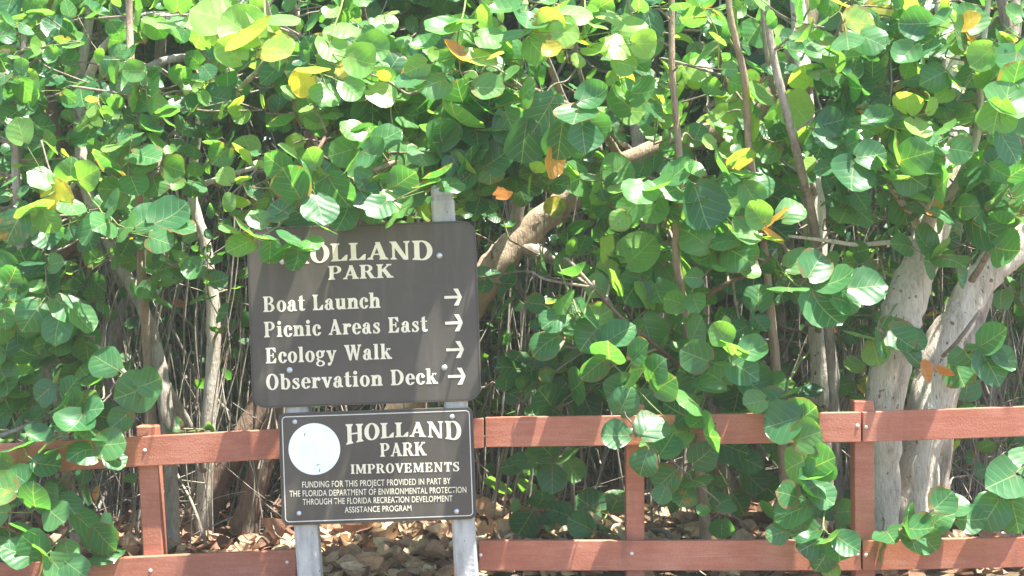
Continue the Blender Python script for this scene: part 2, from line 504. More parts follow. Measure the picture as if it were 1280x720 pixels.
def bolt_bm(r, h=0.006):
    bm = bmesh.new()
    rings = []
    for rr, yy in ((r * 1.25, 0.0), (r * 1.25, -0.0018), (r, -0.002), (r * 0.92, -h * 0.7), (r * 0.6, -h), (r * 0.15, -h * 1.12)):
        rings.append([bm.verts.new((rr * math.cos(t), yy, rr * math.sin(t))) for t in np.linspace(0, 2 * math.pi, 12, endpoint=False)])
    for p, q in zip(rings, rings[1:]):
        for i in range(12): bm.faces.new((p[i], p[(i + 1) % 12], q[(i + 1) % 12], q[i]))
    bm.faces.new(rings[-1])
    bmesh.ops.recalc_face_normals(bm, faces=bm.faces)
    return bm

fence_base = at(700, 735, 0.09); fence_base[2] = 0.0
fence = tag(empty('rail_fence', fence_base), 'red-brown plastic lumber fence with two rails in front of the thicket', 'fence')
def rel(p): return np.asarray(p, float) - fence_base

RAIL_H, RAIL_T = 0.150, 0.040
def rail(p0, p1, bolts, h=RAIL_H):
    a, b = rel(at(*p0, 0)), rel(at(*p1, 0))
    o = bm_obj('rail', prism_bm([(a[0], a[2] - h / 2), (b[0], b[2] - h / 2), (b[0], b[2] + h / 2), (a[0], a[2] + h / 2)], RAIL_T), M_LUMBER, fence)
    o.location = (0, a[1], 0)
    for bx, by in bolts:
        q = rel(at(bx, by, 0))
        c = bm_obj('bolt', bolt_bm(0.0075), M_BOLT_PALE, o, True)
        c.location = (q[0], 0.0, q[2])
    return o

rail((-300, 590), (604.5, 541.5), [(181, 563), (-150, 583), (392, 552)])
rail((606.5, 540.5), (1076.2, 534), [(1071.8, 532.2), (789.8, 538)])
rail((1078.6, 534), (1500, 519), [(1082.6, 533.6), (1370, 523)])
rail((-300, 737), (370, 706), [(188, 713.4), (359, 703)])
rail((598.5, 694.8), (1076.2, 694.6), [(600.8, 694), (789.8, 692), (1072, 693)])
rail((1078.6, 694.6), (1500, 686), [(1082.4, 694)])

def fence_post(tx, ty, bx, w=0.100, dy=0.0):
    t, b = rel(at(tx, ty, RAIL_T)), rel(at(bx, 745, RAIL_T))
    zb = -0.05
    o = bm_obj('post', prism_bm([(b[0] - w / 2, zb), (b[0] + w / 2, zb), (t[0] + w / 2, t[2]), (t[0] - w / 2, t[2])], 0.095, 0.006), M_LUMBER, fence)
    o.location = (0, t[1] + 0.001 + dy, 0)
fence_post(182, 533, 194)
fence_post(794, 506, 794.5, 0.092)
fence_post(1080, 501, 1082, 0.100)
fence_post(382, 527, 384)
fence_post(577, 514, 579)
fence_post(-150, 550, -148)
fence_post(1370, 492, 1372)

# ------------------------------------------------------------------ lettering
# glyphs are drawn as unions of strokes on a fine grid (cap height 1) and turned into thin flat strips
GX, GY = 150, 120
class Glyph:
    def __init__(self, adv):
        self.adv = adv
        self.x0, self.x1, self.y0, self.y1 = -0.1, 1.5, -0.34, 1.1
        self.X, self.Y = np.meshgrid(np.linspace(self.x0, self.x1, GX * 2), np.linspace(self.y0, self.y1, GY))
        self.m = np.zeros_like(self.X, bool)
    def rect(self, x0, y0, x1, y1, cut=False):
        s = (self.X >= x0) & (self.X <= x1) & (self.Y >= y0) & (self.Y <= y1)
        self.m = self.m & ~s if cut else self.m | s
        return self
    def poly(self, pts, cut=False):
        s = np.zeros_like(self.m); n = len(pts)
        for i in range(n):
            (ax, ay), (bx, by) = pts[i], pts[(i + 1) % n]
            if ay == by: continue
            c = ((ay > self.Y) != (by > self.Y)) & (self.X < (bx - ax) * (self.Y - ay) / (by - ay) + ax)
            s ^= c
        self.m = self.m & ~s if cut else self.m | s
        return self
    def ring(self, cx, cy, rx, ry, wx, wy, where=None):
        o = ((self.X - cx) / rx) ** 2 + ((self.Y - cy) / ry) ** 2 <= 1
        i = ((self.X - cx) / max(rx - wx, 1e-3)) ** 2 + ((self.Y - cy) / max(ry - wy, 1e-3)) ** 2 <= 1
        s = o & ~i
        if where is not None: s &= where(self.X, self.Y)
        self.m |= s
        return self
    def disc(self, cx, cy, rx, ry=None):
        ry = ry or rx
        self.m |= ((self.X - cx) / rx) ** 2 + ((self.Y - cy) / ry) ** 2 <= 1
        return self
    def stroke(self, pts, ws):
        p = smooth_path([[*a, w] for a, w in zip(pts, ws)], 14)
        for x, y, w in p: self.disc(x, y, w / 2)
        return self
    def serif(self, x0, x1, y, up, e=0.085, t=0.065, br=0.075, left=True, right=True):
        d = 1 if up else -1
        a, b = x0 - (e if left else 0), x1 + (e if right else 0)
        self.rect(a, min(y, y + d * t), b, max(y, y + d * t))
        if left: self.poly([(x0 - e * .75, y + d * t), (x0, y + d * t), (x0, y + d * (t + br))])
        if right: self.poly([(x1 + e * .75, y + d * t), (x1, y + d * t), (x1, y + d * (t + br))])
        return self
    def stem(self, x, y0=0.0, y1=1.0, w=0.21, bot=True, top=True, **k):
        self.rect(x, y0, x + w, y1)
        if bot: self.serif(x, x + w, y0, True, **k)
        if top: self.serif(x, x + w, y1, False, **k)
        return self
    def strips(self):
        """quads (x0, x1, y0, y1) of one row of the grid each"""
        m = self.m.copy()
        for k in (1, 2, 3):
            m[:, k:] |= self.m[:, :-k]; m[:, :-k] |= self.m[:, k:]
        self.m = m
        ys = self.Y[:, 0]; dy = ys[1] - ys[0]; xs = self.X[0]; dx = xs[1] - xs[0]
        out = []
        for r in range(len(ys)):
            row = np.concatenate([[0], self.m[r].astype(int), [0]])
            d = np.diff(row); st = np.where(d == 1)[0]; en = np.where(d == -1)[0]
            for a, b in zip(st, en):
                out.append((xs[a] - dx / 2, xs[b - 1] + dx / 2, ys[r] - dy / 2, ys[r] + dy / 2))
        return np.array(out)

W = 0.215; T_ = 0.075; XH = 0.70
def glyph(ch):
    g = Glyph(0.8)
    def half(cx): return lambda X, Y: X >= cx
    if ch == 'H':
        g.adv = 1.0; g.stem(0.10).stem(0.69).rect(0.2, 0.46, 0.8, 0.46 + T_)
    elif ch == 'O':
        g.adv = 0.90; g.ring(0.45, 0.5, 0.42, 0.52, W, 0.07)
    elif ch == 'L':
        g.adv = 0.78; g.stem(0.10).rect(0.2, 0, 0.72, T_).poly([(0.46, T_), (0.72, T_), (0.75, 0.33), (0.69, 0.33)])
    elif ch == 'A':
        g.adv = 0.95; g.poly([(0.02 + .08, 0), (0.18 + .0, 0), (0.50, 0.86), (0.44, 1.0)]).poly([(0.38, 1.0), (0.56, 1.0), (0.87, 0), (0.62, 0)]).rect(0.24, 0.27, 0.7, 0.27 + T_)
        g.serif(0.09, 0.17, 0, True).serif(0.63, 0.86, 0, True, e=0.075)
    elif ch == 'N':
        g.adv = 1.0; g.rect(0.15, 0, 0.235, 1).serif(0.15, 0.235, 0, True).poly([(0.04, 1), (0.30, 1), (0.84, 0), (0.66, 0)]).rect(0.04, 0.935, 0.3, 1)
        g.rect(0.755, 0, 0.84, 1).serif(0.755, 0.84, 1, False)
    elif ch == 'D':
        g.adv = 0.96; g.stem(0.10).ring(0.40, 0.5, 0.50, 0.5, W, 0.07, half(0.40)).rect(0.2, 0, 0.42, 0.07).rect(0.2, 0.93, 0.42, 1)
    elif ch == 'P':
        g.adv = 0.84; g.stem(0.10).ring(0.42, 0.715, 0.36, 0.285, 0.19, 0.065, half(0.42)).rect(0.2, 0.935, 0.43, 1).rect(0.2, 0.43, 0.43, 0.495)
    elif ch == 'R':
        g.adv = 0.96; g.stem(0.10).ring(0.42, 0.74, 0.34, 0.26, 0.18, 0.065, half(0.42)).rect(0.2, 0.935, 0.43, 1).rect(0.2, 0.48, 0.43, 0.545)
        g.poly([(0.40, 0.52), (0.60, 0.52), (0.90, 0.0), (0.66, 0.0)]).rect(0.66, 0, 0.95, T_)
    elif ch == 'B':
        g.adv = 0.90; g.stem(0.10).ring(0.42, 0.755, 0.32, 0.245, 0.18, 0.06, half(0.42)).ring(0.42, 0.27, 0.39, 0.27, 0.20, 0.065, half(0.42))
        g.rect(0.2, 0.94, 0.43, 1).rect(0.2, 0.0, 0.43, 0.065).rect(0.2, 0.49, 0.43, 0.55)
    elif ch == 'K':
        g.adv = 1.0; g.stem(0.10).poly([(0.28, 0.40), (0.28, 0.52), (0.70, 0.96), (0.80, 0.96)]).serif(0.68, 0.82, 1.0, False, e=0.07)
        g.poly([(0.38, 0.50), (0.54, 0.68), (0.95, 0), (0.68, 0)]).serif(0.70, 0.93, 0, True, e=0.07)
    elif ch == 'C':
        g.adv = 0.85; g.ring(0.45, 0.5, 0.42, 0.52, W, 0.07, lambda X, Y: ~((X > 0.5) & (Y > 0.27) & (Y < 0.70))).rect(0.73, 0.66, 0.80, 1.0)
    elif ch == 'E':
        g.adv = 0.85; g.stem(0.10).rect(0.2, 0, 0.74, T_).rect(0.2, 1 - T_, 0.72, 1).rect(0.2, 0.46, 0.58, 0.46 + T_)
        g.poly([(0.5, T_), (0.74, T_), (0.78, 0.32), (0.72, 0.32)]).poly([(0.5, 1 - T_), (0.72, 1 - T_), (0.75, 0.70), (0.69, 0.70)]).rect(0.53, 0.34, 0.59, 0.66)
    elif ch == 'W':
        g.adv = 1.30; g.poly([(0.08, 1), (0.33, 1), (0.52, 0.0), (0.40, 0.0)]).poly([(0.40, 0), (0.50, 0.0), (0.70, 0.80), (0.64, 1)])
        g.poly([(0.55, 1), (0.79, 1), (0.98, 0), (0.86, 0)]).poly([(0.86, 0), (0.95, 0), (1.20, 1), (1.11, 1)])
        g.serif(0.10, 0.31, 1, False, e=0.07).serif(0.58, 0.76, 1, False, e=0.06).serif(1.11, 1.19, 1, False, e=0.09)
    elif ch == 'I':
        g.adv = 0.43; g.stem(0.11)
    elif ch == 'M':
        g.adv = 1.22; g.rect(0.14, 0, 0.22, 1).serif(0.14, 0.22, 0, True).poly([(0.06, 1), (0.33, 1), (0.66, 0.05), (0.52, 0.05)]).poly([(0.50, 0.05), (0.60, 0.05), (0.93, 1), (0.84, 1)])
        g.rect(0.05, 0.935, 0.3, 1).stem(0.86)
    elif ch == 'V':
        g.adv = 0.92; g.poly([(0.08, 1), (0.34, 1), (0.56, 0.0), (0.42, 0.0)]).poly([(0.42, 0), (0.53, 0.0), (0.85, 1), (0.76, 1)]).serif(0.10, 0.32, 1, False, e=0.07).serif(0.76, 0.84, 1, False, e=0.085)
    elif ch == 'T':
        g.adv = 0.86; g.stem(0.325, top=False).rect(0.05, 1 - T_, 0.81, 1).poly([(0.05, 1 - T_), (0.26, 1 - T_), (0.10, 0.68), (0.04, 0.68)]).poly([(0.81, 1 - T_), (0.60, 1 - T_), (0.76, 0.68), (0.82, 0.68)])
    elif ch == 'S':
        g.adv = 0.74; g.stroke([(0.60, 0.80), (0.48, 0.945), (0.27, 0.93), (0.16, 0.76), (0.30, 0.58), (0.50, 0.44), (0.60, 0.25), (0.48, 0.06), (0.26, 0.05), (0.12, 0.22)],
                               [0.06, 0.08, 0.09, 0.18, 0.22, 0.22, 0.18, 0.10, 0.08, 0.06]).rect(0.58, 0.68, 0.64, 0.98).rect(0.07, 0.02, 0.13, 0.32)
    elif ch == 'o':
        g.adv = 0.70; g.ring(0.35, XH / 2, 0.33, XH / 2 + 0.02, 0.20, 0.065)
    elif ch == 'a':
        g.adv = 0.70; g.rect(0.37, 0.06, 0.57, 0.55).rect(0.50, 0, 0.68, 0.06).poly([(0.57, 0.06), (0.68, 0.06), (0.57, 0.14)])
        g.ring(0.35, 0.50, 0.22, 0.22, 0.14, 0.06, lambda X, Y: Y > 0.5).disc(0.18, 0.53, 0.10).ring(0.28, 0.20, 0.26, 0.22, 0.18, 0.06, lambda X, Y: X < 0.42)
        g.rect(0.28, 0.36, 0.40, 0.42)
    elif ch == 't':
        g.adv = 0.50; g.rect(0.12, 0.10, 0.33, 0.90).poly([(0.12, 0.90), (0.33, 0.98), (0.33, 0.9)]).rect(0.02, XH - 0.07, 0.48, XH).ring(0.32, 0.14, 0.20, 0.15, 0.19, 0.06, lambda X, Y: Y < 0.14)
    elif ch == 'u':
        g.adv = 0.80; g.rect(0.10, 0.16, 0.31, XH).rect(0.02, XH - 0.065, 0.2, XH).rect(0.50, 0.0, 0.71, XH).rect(0.42, XH - 0.065, 0.6, XH).rect(0.6, 0, 0.79, 0.06).ring(0.32, 0.20, 0.22, 0.21, 0.19, 0.07, lambda X, Y: Y < 0.2)
    elif ch in 'nh':
        g.adv = 0.82; g.stem(0.10, 0, XH if ch == 'n' else 1.0, top=False).rect(0.02, (XH if ch == 'n' else 1) - 0.065, 0.2, XH if ch == 'n' else 1)
        g.stem(0.52, 0, 0.52, top=False).ring(0.47, 0.47, 0.26, 0.24, 0.21, 0.09, lambda X, Y: Y > 0.46)
    elif ch == 'c':
        g.adv = 0.62; g.ring(0.34, XH / 2, 0.32, XH / 2 + 0.02, 0.20, 0.065, lambda X, Y: ~((X > 0.38) & (Y > 0.20) & (Y < 0.50))).disc(0.50, 0.50, 0.10)
    elif ch == 'i':
        g.adv = 0.44; g.stem(0.11, 0, XH, top=False).rect(0.03, XH - 0.065, 0.2, XH).disc(0.215, 0.90, 0.12)
    elif ch == 'r':
        g.adv = 0.62; g.stem(0.10, 0, XH, top=False).rect(0.02, XH - 0.065, 0.2, XH).disc(0.52, 0.57, 0.105).stroke([(0.30, 0.46), (0.38, 0.62), (0.50, 0.665)], [0.07, 0.08, 0.08])
    elif ch == 'e':
        g.adv = 0.65; g.ring(0.34, XH / 2, 0.32, XH / 2 + 0.02, 0.20, 0.065, lambda X, Y: ~((X > 0.36) & (Y > 0.16) & (Y < 0.34))).rect(0.2, 0.34, 0.6, 0.40)
    elif ch == 's':
        g.adv = 0.58; g.stroke([(0.46, 0.52), (0.36, 0.655), (0.20, 0.63), (0.14, 0.51), (0.27, 0.40), (0.40, 0.29), (0.46, 0.17), (0.36, 0.04), (0.20, 0.04), (0.09, 0.17)],
                               [0.05, 0.07, 0.08, 0.14, 0.17, 0.17, 0.15, 0.08, 0.07, 0.05]).rect(0.44, 0.45, 0.49, 0.68).rect(0.05, 0.01, 0.10, 0.23)
    elif ch == 'l':
        g.adv = 0.44; g.stem(0.11, 0, 1, top=False).rect(0.03, 0.935, 0.2, 1)
    elif ch == 'g':
        g.adv = 0.70; g.ring(0.31, 0.47, 0.28, 0.245, 0.17, 0.06).ring(0.33, -0.12, 0.31, 0.19, 0.13, 0.06).stroke([(0.20, 0.25), (0.12, 0.15), (0.28, 0.06)], [0.07, 0.09, 0.10]).disc(0.60, 0.64, 0.075).stroke([(0.46, 0.6), (0.55, 0.66)], [0.06, 0.06])
    elif ch in 'yv':
        g.adv = 0.74; g.poly([(0.06, XH), (0.30, XH), (0.47, 0.0), (0.33, 0.0)]).poly([(0.33, 0), (0.45, 0), (0.68, XH), (0.59, XH)]).serif(0.08, 0.28, XH, False, e=0.06).serif(0.59, 0.67, XH, False, e=0.07)
        if ch == 'y': g.poly([(0.34, 0.04), (0.44, 0.04), (0.32, -0.22), (0.24, -0.22)]).disc(0.20, -0.18, 0.10)
    elif ch == 'k':
        g.adv = 0.84; g.stem(0.10, 0, 1, top=False).rect(0.02, 0.935, 0.2, 1).poly([(0.28, 0.28), (0.28, 0.37), (0.58, XH), (0.66, XH)]).serif(0.54, 0.68, XH, False, e=0.07).poly([(0.36, 0.36), (0.48, 0.50), (0.80, 0), (0.55, 0)]).serif(0.57, 0.78, 0, True, e=0.06)
    elif ch == 'b':
        g.adv = 0.76; g.rect(0.10, 0.0, 0.30, 1).rect(0.02, 0.935, 0.2, 1).ring(0.40, XH / 2, 0.32, XH / 2 + 0.02, 0.19, 0.07, lambda X, Y: X > 0.28)
    elif ch == 'd':
        g.adv = 0.76; g.rect(0.46, 0.0, 0.66, 1).rect(0.38, 0.935, 0.6, 1).rect(0.6, 0, 0.75, 0.06).ring(0.36, XH / 2, 0.32, XH / 2 + 0.02, 0.19, 0.07, lambda X, Y: X < 0.48)
    elif ch == ' ':
        g.adv = 0.42
    return g

_cache = {}
def word_strips(text, tracking=0.06):
    out, x = [], 0.0
    for ch in text:
        if ch not in _cache:
            g = glyph(ch); _cache[ch] = (g.strips(), g.adv)
        s, adv = _cache[ch]
        if len(s):
            q = s.copy(); q[:, :2] += x; out.append(q)
        x += adv + tracking
    S = np.concatenate(out)
    S[:, :2] -= S[:, 0].min()
    return S, S[:, 1].max()

# ------------------------------------------------------------------ the park sign
SIGN_Y = -0.24
SIGN_ROT = math.radians(2.0)
sign_base = at(478, 740, SIGN_Y); sign_base[1] = SIGN_Y + 0.06; sign_base[2] = 0.0
sign = tag(empty('park_sign', sign_base), 'two brown park sign boards with cream lettering on pale grey posts', 'sign')
sign.rotation_euler = (0, -SIGN_ROT, 0)
def sl(px, py, Y=SIGN_Y):
    """photo pixel -> sign-local (x, z) on the plane of the sign"""
    p = at(px, py, Y) - sign_base
    c, s = math.cos(SIGN_ROT), math.sin(SIGN_ROT)
    return np.array([p[0] * c + p[2] * s, -p[0] * s + p[2] * c])

def rounded(x0, z0, x1, z1, r, n=10):
    pts = []
    for cx, cz, a0 in ((x1 - r, z1 - r, 0), (x0 + r, z1 - r, 90), (x0 + r, z0 + r, 180), (x1 - r, z0 + r, 270)):
        for t in np.linspace(a0, a0 + 90, n):
            pts.append((cx + r * math.cos(math.radians(t)), cz + r * math.sin(math.radians(t))))
    return pts

PANEL_T = 0.014
def panel(tl, tr, br, bl, r):
    P = [sl(*q) for q in (tl, tr, br, bl)]
    x0 = (P[0][0] + P[3][0]) / 2; x1 = (P[1][0] + P[2][0]) / 2
    z1 = (P[0][1] + P[1][1]) / 2; z0 = (P[2][1] + P[3][1]) / 2
    o = bm_obj('sign_panel', prism_bm(rounded(x0, z0, x1, z1, r), PANEL_T, 0.0025, 2), M_PANEL, sign)
    o.location = (0, SIGN_Y - sign_base[1], 0)
    return o, (x0, z0, x1, z1)

def ring_strip(name, box, r, inset, w, y, mat, parent):
    x0, z0, x1, z1 = box
    a = rounded(x0 + inset, z0 + inset, x1 - inset, z1 - inset, max(r - inset, 0.004))
    b = rounded(x0 + inset + w, z0 + inset + w, x1 - inset - w, z1 - inset - w, max(r - inset - w, 0.003))
    n = len(a)
    V = [(x, y, z) for x, z in a] + [(x, y, z) for x, z in b]
    F = np.array([[i, (i + 1) % n, n + (i + 1) % n, n + i] for i in range(n)])
    return mesh_obj(name, V, F, mat, parent)

def lettering(panel_o, text, left, right, cap, tracking=0.06, arch=None):
    """text between two baseline points (photo pixels), cap height in photo pixels"""
    a, b = sl(*left), sl(*right)
    S, width = word_strips(text, tracking)
    length = np.linalg.norm(b - a); u = (b - a) / length; w = np.array([-u[1], u[0]])
    s = 1750.0 / (CAM_D + SIGN_Y); cap_m = cap / s; sx = length / width
    V, F = [], []
    quads = [(S[:, 0], S[:, 2]), (S[:, 1], S[:, 2]), (S[:, 1], S[:, 3]), (S[:, 0], S[:, 3])]
    vs = []
    for qx, qy in quads:
        yy = qy.copy()
        if arch:
            k = 1 - arch * (1 - ((qx / width - 0.5) * 2) ** 2)
            yy = 1 - (1 - qy) * k
        p = a[None] + (qx * sx)[:, None] * u + (yy * cap_m)[:, None] * w
        vs.append(np.stack([p[:, 0], np.full(len(p), -0.0012), p[:, 1]], -1))
    V = np.stack(vs, 1).reshape(-1, 3)
    F = np.arange(len(V)).reshape(-1, 4)
    return mesh_obj('lettering', V, F, M_CREAM, panel_o)

def sans_line(panel_o, text, left, right, cap):
    cu = bpy.data.curves.new('lettering', 'FONT'); cu.body = text; cu.size = 1.0; cu.offset = 0.006; cu.space_character = 1.06
    tmp = bpy.data.objects.new('lettering', cu); COL.objects.link(tmp)
    dg = bpy.context.evaluated_depsgraph_get()
    me = bpy.data.meshes.new_from_object(tmp.evaluated_get(dg))
    bpy.data.objects.remove(tmp); bpy.data.curves.remove(cu)
    co = np.zeros(len(me.vertices) * 3, np.float32); me.vertices.foreach_get('co', co); co = co.reshape(-1, 3)
    a, b = sl(*left), sl(*right); length = np.linalg.norm(b - a); u = (b - a) / length; w = np.array([-u[1], u[0]])
    x = (co[:, 0] - co[:, 0].min()) / (co[:, 0].max() - co[:, 0].min()) * length
    y = co[:, 1] / 0.729 * cap / (1750.0 / (CAM_D + SIGN_Y))
    p = a[None] + x[:, None] * u + y[:, None] * w
    out = np.stack([p[:, 0], np.full(len(p), -0.0012), p[:, 1]], -1).astype(np.float32)
    me.vertices.foreach_set('co', out.ravel()); me.update()
    me.name = 'lettering'; me.materials.clear(); me.materials.append(M_CREAM)
    o = bpy.data.objects.new('lettering', me); COL.objects.link(o); o.parent = panel_o
    return o

def arrow(panel_o, c, w=22, h=21):
    p = sl(*c); s = 1750.0 / (CAM_D + SIGN_Y)
    w, h = w / s, h / s; t = 3.4 / s
    tipx = w / 2
    pts = [(-w / 2, -t / 2), (-w / 2, t / 2), (tipx - t * 1.5, t / 2), (0.02 * w, h / 2), (0.02 * w + t * 1.75, h / 2), (tipx, 0), (0.02 * w + t * 1.75, -h / 2), (0.02 * w, -h / 2), (tipx - t * 1.5, -t / 2)]
    V = [(p[0] + x, -0.0012, p[1] + z) for x, z in pts]
    mesh_obj('arrow', V, [(0, 1, 2, 8), (2, 3, 4, 5), (8, 2, 5), (8, 5, 6, 7)], M_CREAM, panel_o)

def sign_bolt(panel_o, c, r=0.0115):
    p = sl(*c)
    o = bm_obj('bolt', bolt_bm(r, 0.008), M_BOLT, panel_o, True); o.location = (p[0], -0.0005, p[1])

up, ubox = panel((308, 285.5), (594, 275), (602.5, 500.5), (315, 511), 0.068)
up['label'] = 'large directions board with four right-pointing arrows'
ring_strip('edge_line', ubox, 0.068, 0.006, 0.005, -0.001, M_PANEL_EDGE, up)
lettering(up, 'HOLLAND', (359, 332.5), (541, 326), 26, 0.05, 0.16)
lettering(up, 'PARK', (410.5, 349.8), (492, 347), 17.3, 0.05)
lettering(up, 'Boat Launch', (329.3, 390.2), (475.8, 384.8), 19.5, 0.08)
lettering(up, 'Picnic Areas East', (330.4, 421.8), (534.9, 414.3), 19.5, 0.08)
lettering(up, 'Ecology Walk', (332.4, 454.4), (490.2, 448.6), 19.5, 0.08)
lettering(up, 'Observation Deck', (333.1, 487.4), (547.7, 479.6), 19.5, 0.08)
for c in ((566.4, 371.4), (567.6, 403.6), (569, 437), (571, 470.3)): arrow(up, c)
for c in ((549.3, 319.5), (362, 462.6), (555.5, 459.5), (353, 327)): sign_bolt(up, c)

low, lbox = panel((346.8, 516.6), (590.3, 508.4), (596.6, 650), (353.5, 656), 0.036)
low['label'] = 'smaller improvements board with a white disc and a pale border line'
ring_strip('border_line', lbox, 0.036, 0.016, 0.0045, -0.001, M_PALELINE, low)
ring_strip('edge_line', lbox, 0.036, 0.006, 0.004, -0.001, M_PANEL_EDGE, low)
lettering(low, 'HOLLAND', (432.8, 556.2), (576.8, 551.6), 26, 0.05, 0.30)
lettering(low, 'PARK', (475.3, 571), (533.5, 569.2), 17, 0.05)
lettering(low, 'IMPROVEMENTS', (438.6, 592.4), (574.3, 589), 11.8, 0.07)
sans_line(low, 'FUNDING FOR THIS PROJECT PROVIDED IN PART BY', (377.9, 609.6), (563.2, 604.8), 8)
sans_line(low, 'THE FLORIDA DEPARTMENT OF ENVIRONMENTAL PROTECTION', (362, 620.8), (583, 615.6), 7.8)
sans_line(low, 'THROUGH THE FLORIDA RECREATION DEVELOPMENT', (378.5, 631.0), (565.7, 626.6), 7.8)
sans_line(low, 'ASSISTANCE PROGRAM', (431, 640.8), (514.3, 638.4), 7.5)
for c in ((368.6, 527.4), (565, 521), (373.8, 641.7), (570.8, 639.2)): sign_bolt(low, c, 0.0095)
# white disc with a faint outline and a few scuffs
dc = sl(393, 561.2); dr = 32.3 / (1750.0 / (CAM_D + SIGN_Y))
nd = 48
disc = mesh_obj('disc', [(dc[0] + dr * math.cos(t), -0.0014, dc[1] + dr * math.sin(t)) for t in np.linspace(0, 2 * math.pi, nd, endpoint=False)], [tuple(range(nd))], M_WHITE, low)
for sx_, sy_, a_ in ((381, 543, 1.1), (397.5, 581, 0.3), (399.5, 588, 1.3)):
    q = sl(sx_, sy_); d = np.array([math.cos(a_), math.sin(a_)]) * 0.008; e = np.array([-d[1], d[0]]) * 0.25
    mesh_obj('scuff', [(k[0], -0.0024, k[1]) for k in (q - d - e, q + d - e * .3, q + d * 1.1 + e, q - d * .8 + e)], [(0, 1, 2, 3)], M_PANEL, disc)

def sign_post(top, bottom, w=0.112):
    yb = SIGN_Y + PANEL_T + 0.002
    a, b = sl(*bottom, yb), sl(*top, yb)
    ax = (b - a) / np.linalg.norm(b - a); a = a - ax * ((a[1] + 0.06) / ax[1]) if a[1] > -0.06 else a
    acc = bmesh.new()
    Lh = np.linalg.norm(b - a)
    prof = [(0, 1), (Lh - 0.075, 1), (Lh - 0.068, 0.86), (Lh - 0.058, 0.86), (Lh - 0.05, 0.95), (Lh - 0.012, 0.92), (Lh, 0.72)]
    rings = []
    h = w / 2; c = 0.012
    for t, k in prof:
        ctr = a + ax * t; px = np.array([ax[1], -ax[0]])
        loop = [(-h + c, -h), (h - c, -h), (h, -h + c), (h, h - c), (h - c, h), (-h + c, h), (-h, h - c), (-h, -h + c)]
        rings.append([acc.verts.new((ctr[0] + px[0] * u * k, (v * k if k < 1 else v) + h, ctr[1] + px[1] * u * k)) for u, v in loop])
    for p, q in zip(rings, rings[1:]):
        for i in range(8): acc.faces.new((p[i], p[(i + 1) % 8], q[(i + 1) % 8], q[i]))
    acc.faces.new(rings[-1]); acc.faces.new(rings[0][::-1])
    bmesh.ops.recalc_face_normals(acc, faces=acc.faces)
    o = bm_obj('post', acc, M_POST, sign)
    o.location = (0, yb - sign_base[1], 0)
sign_post((551.5, 231), (584, 735))
sign_post((354, 284), (387, 735))

# ------------------------------------------------------------------ trees
PX = lambda Y: (Y + CAM_D) / FPX         # metres per photo pixel at depth Y
VIEW = np.array([0.0, -1.0, 0.0])

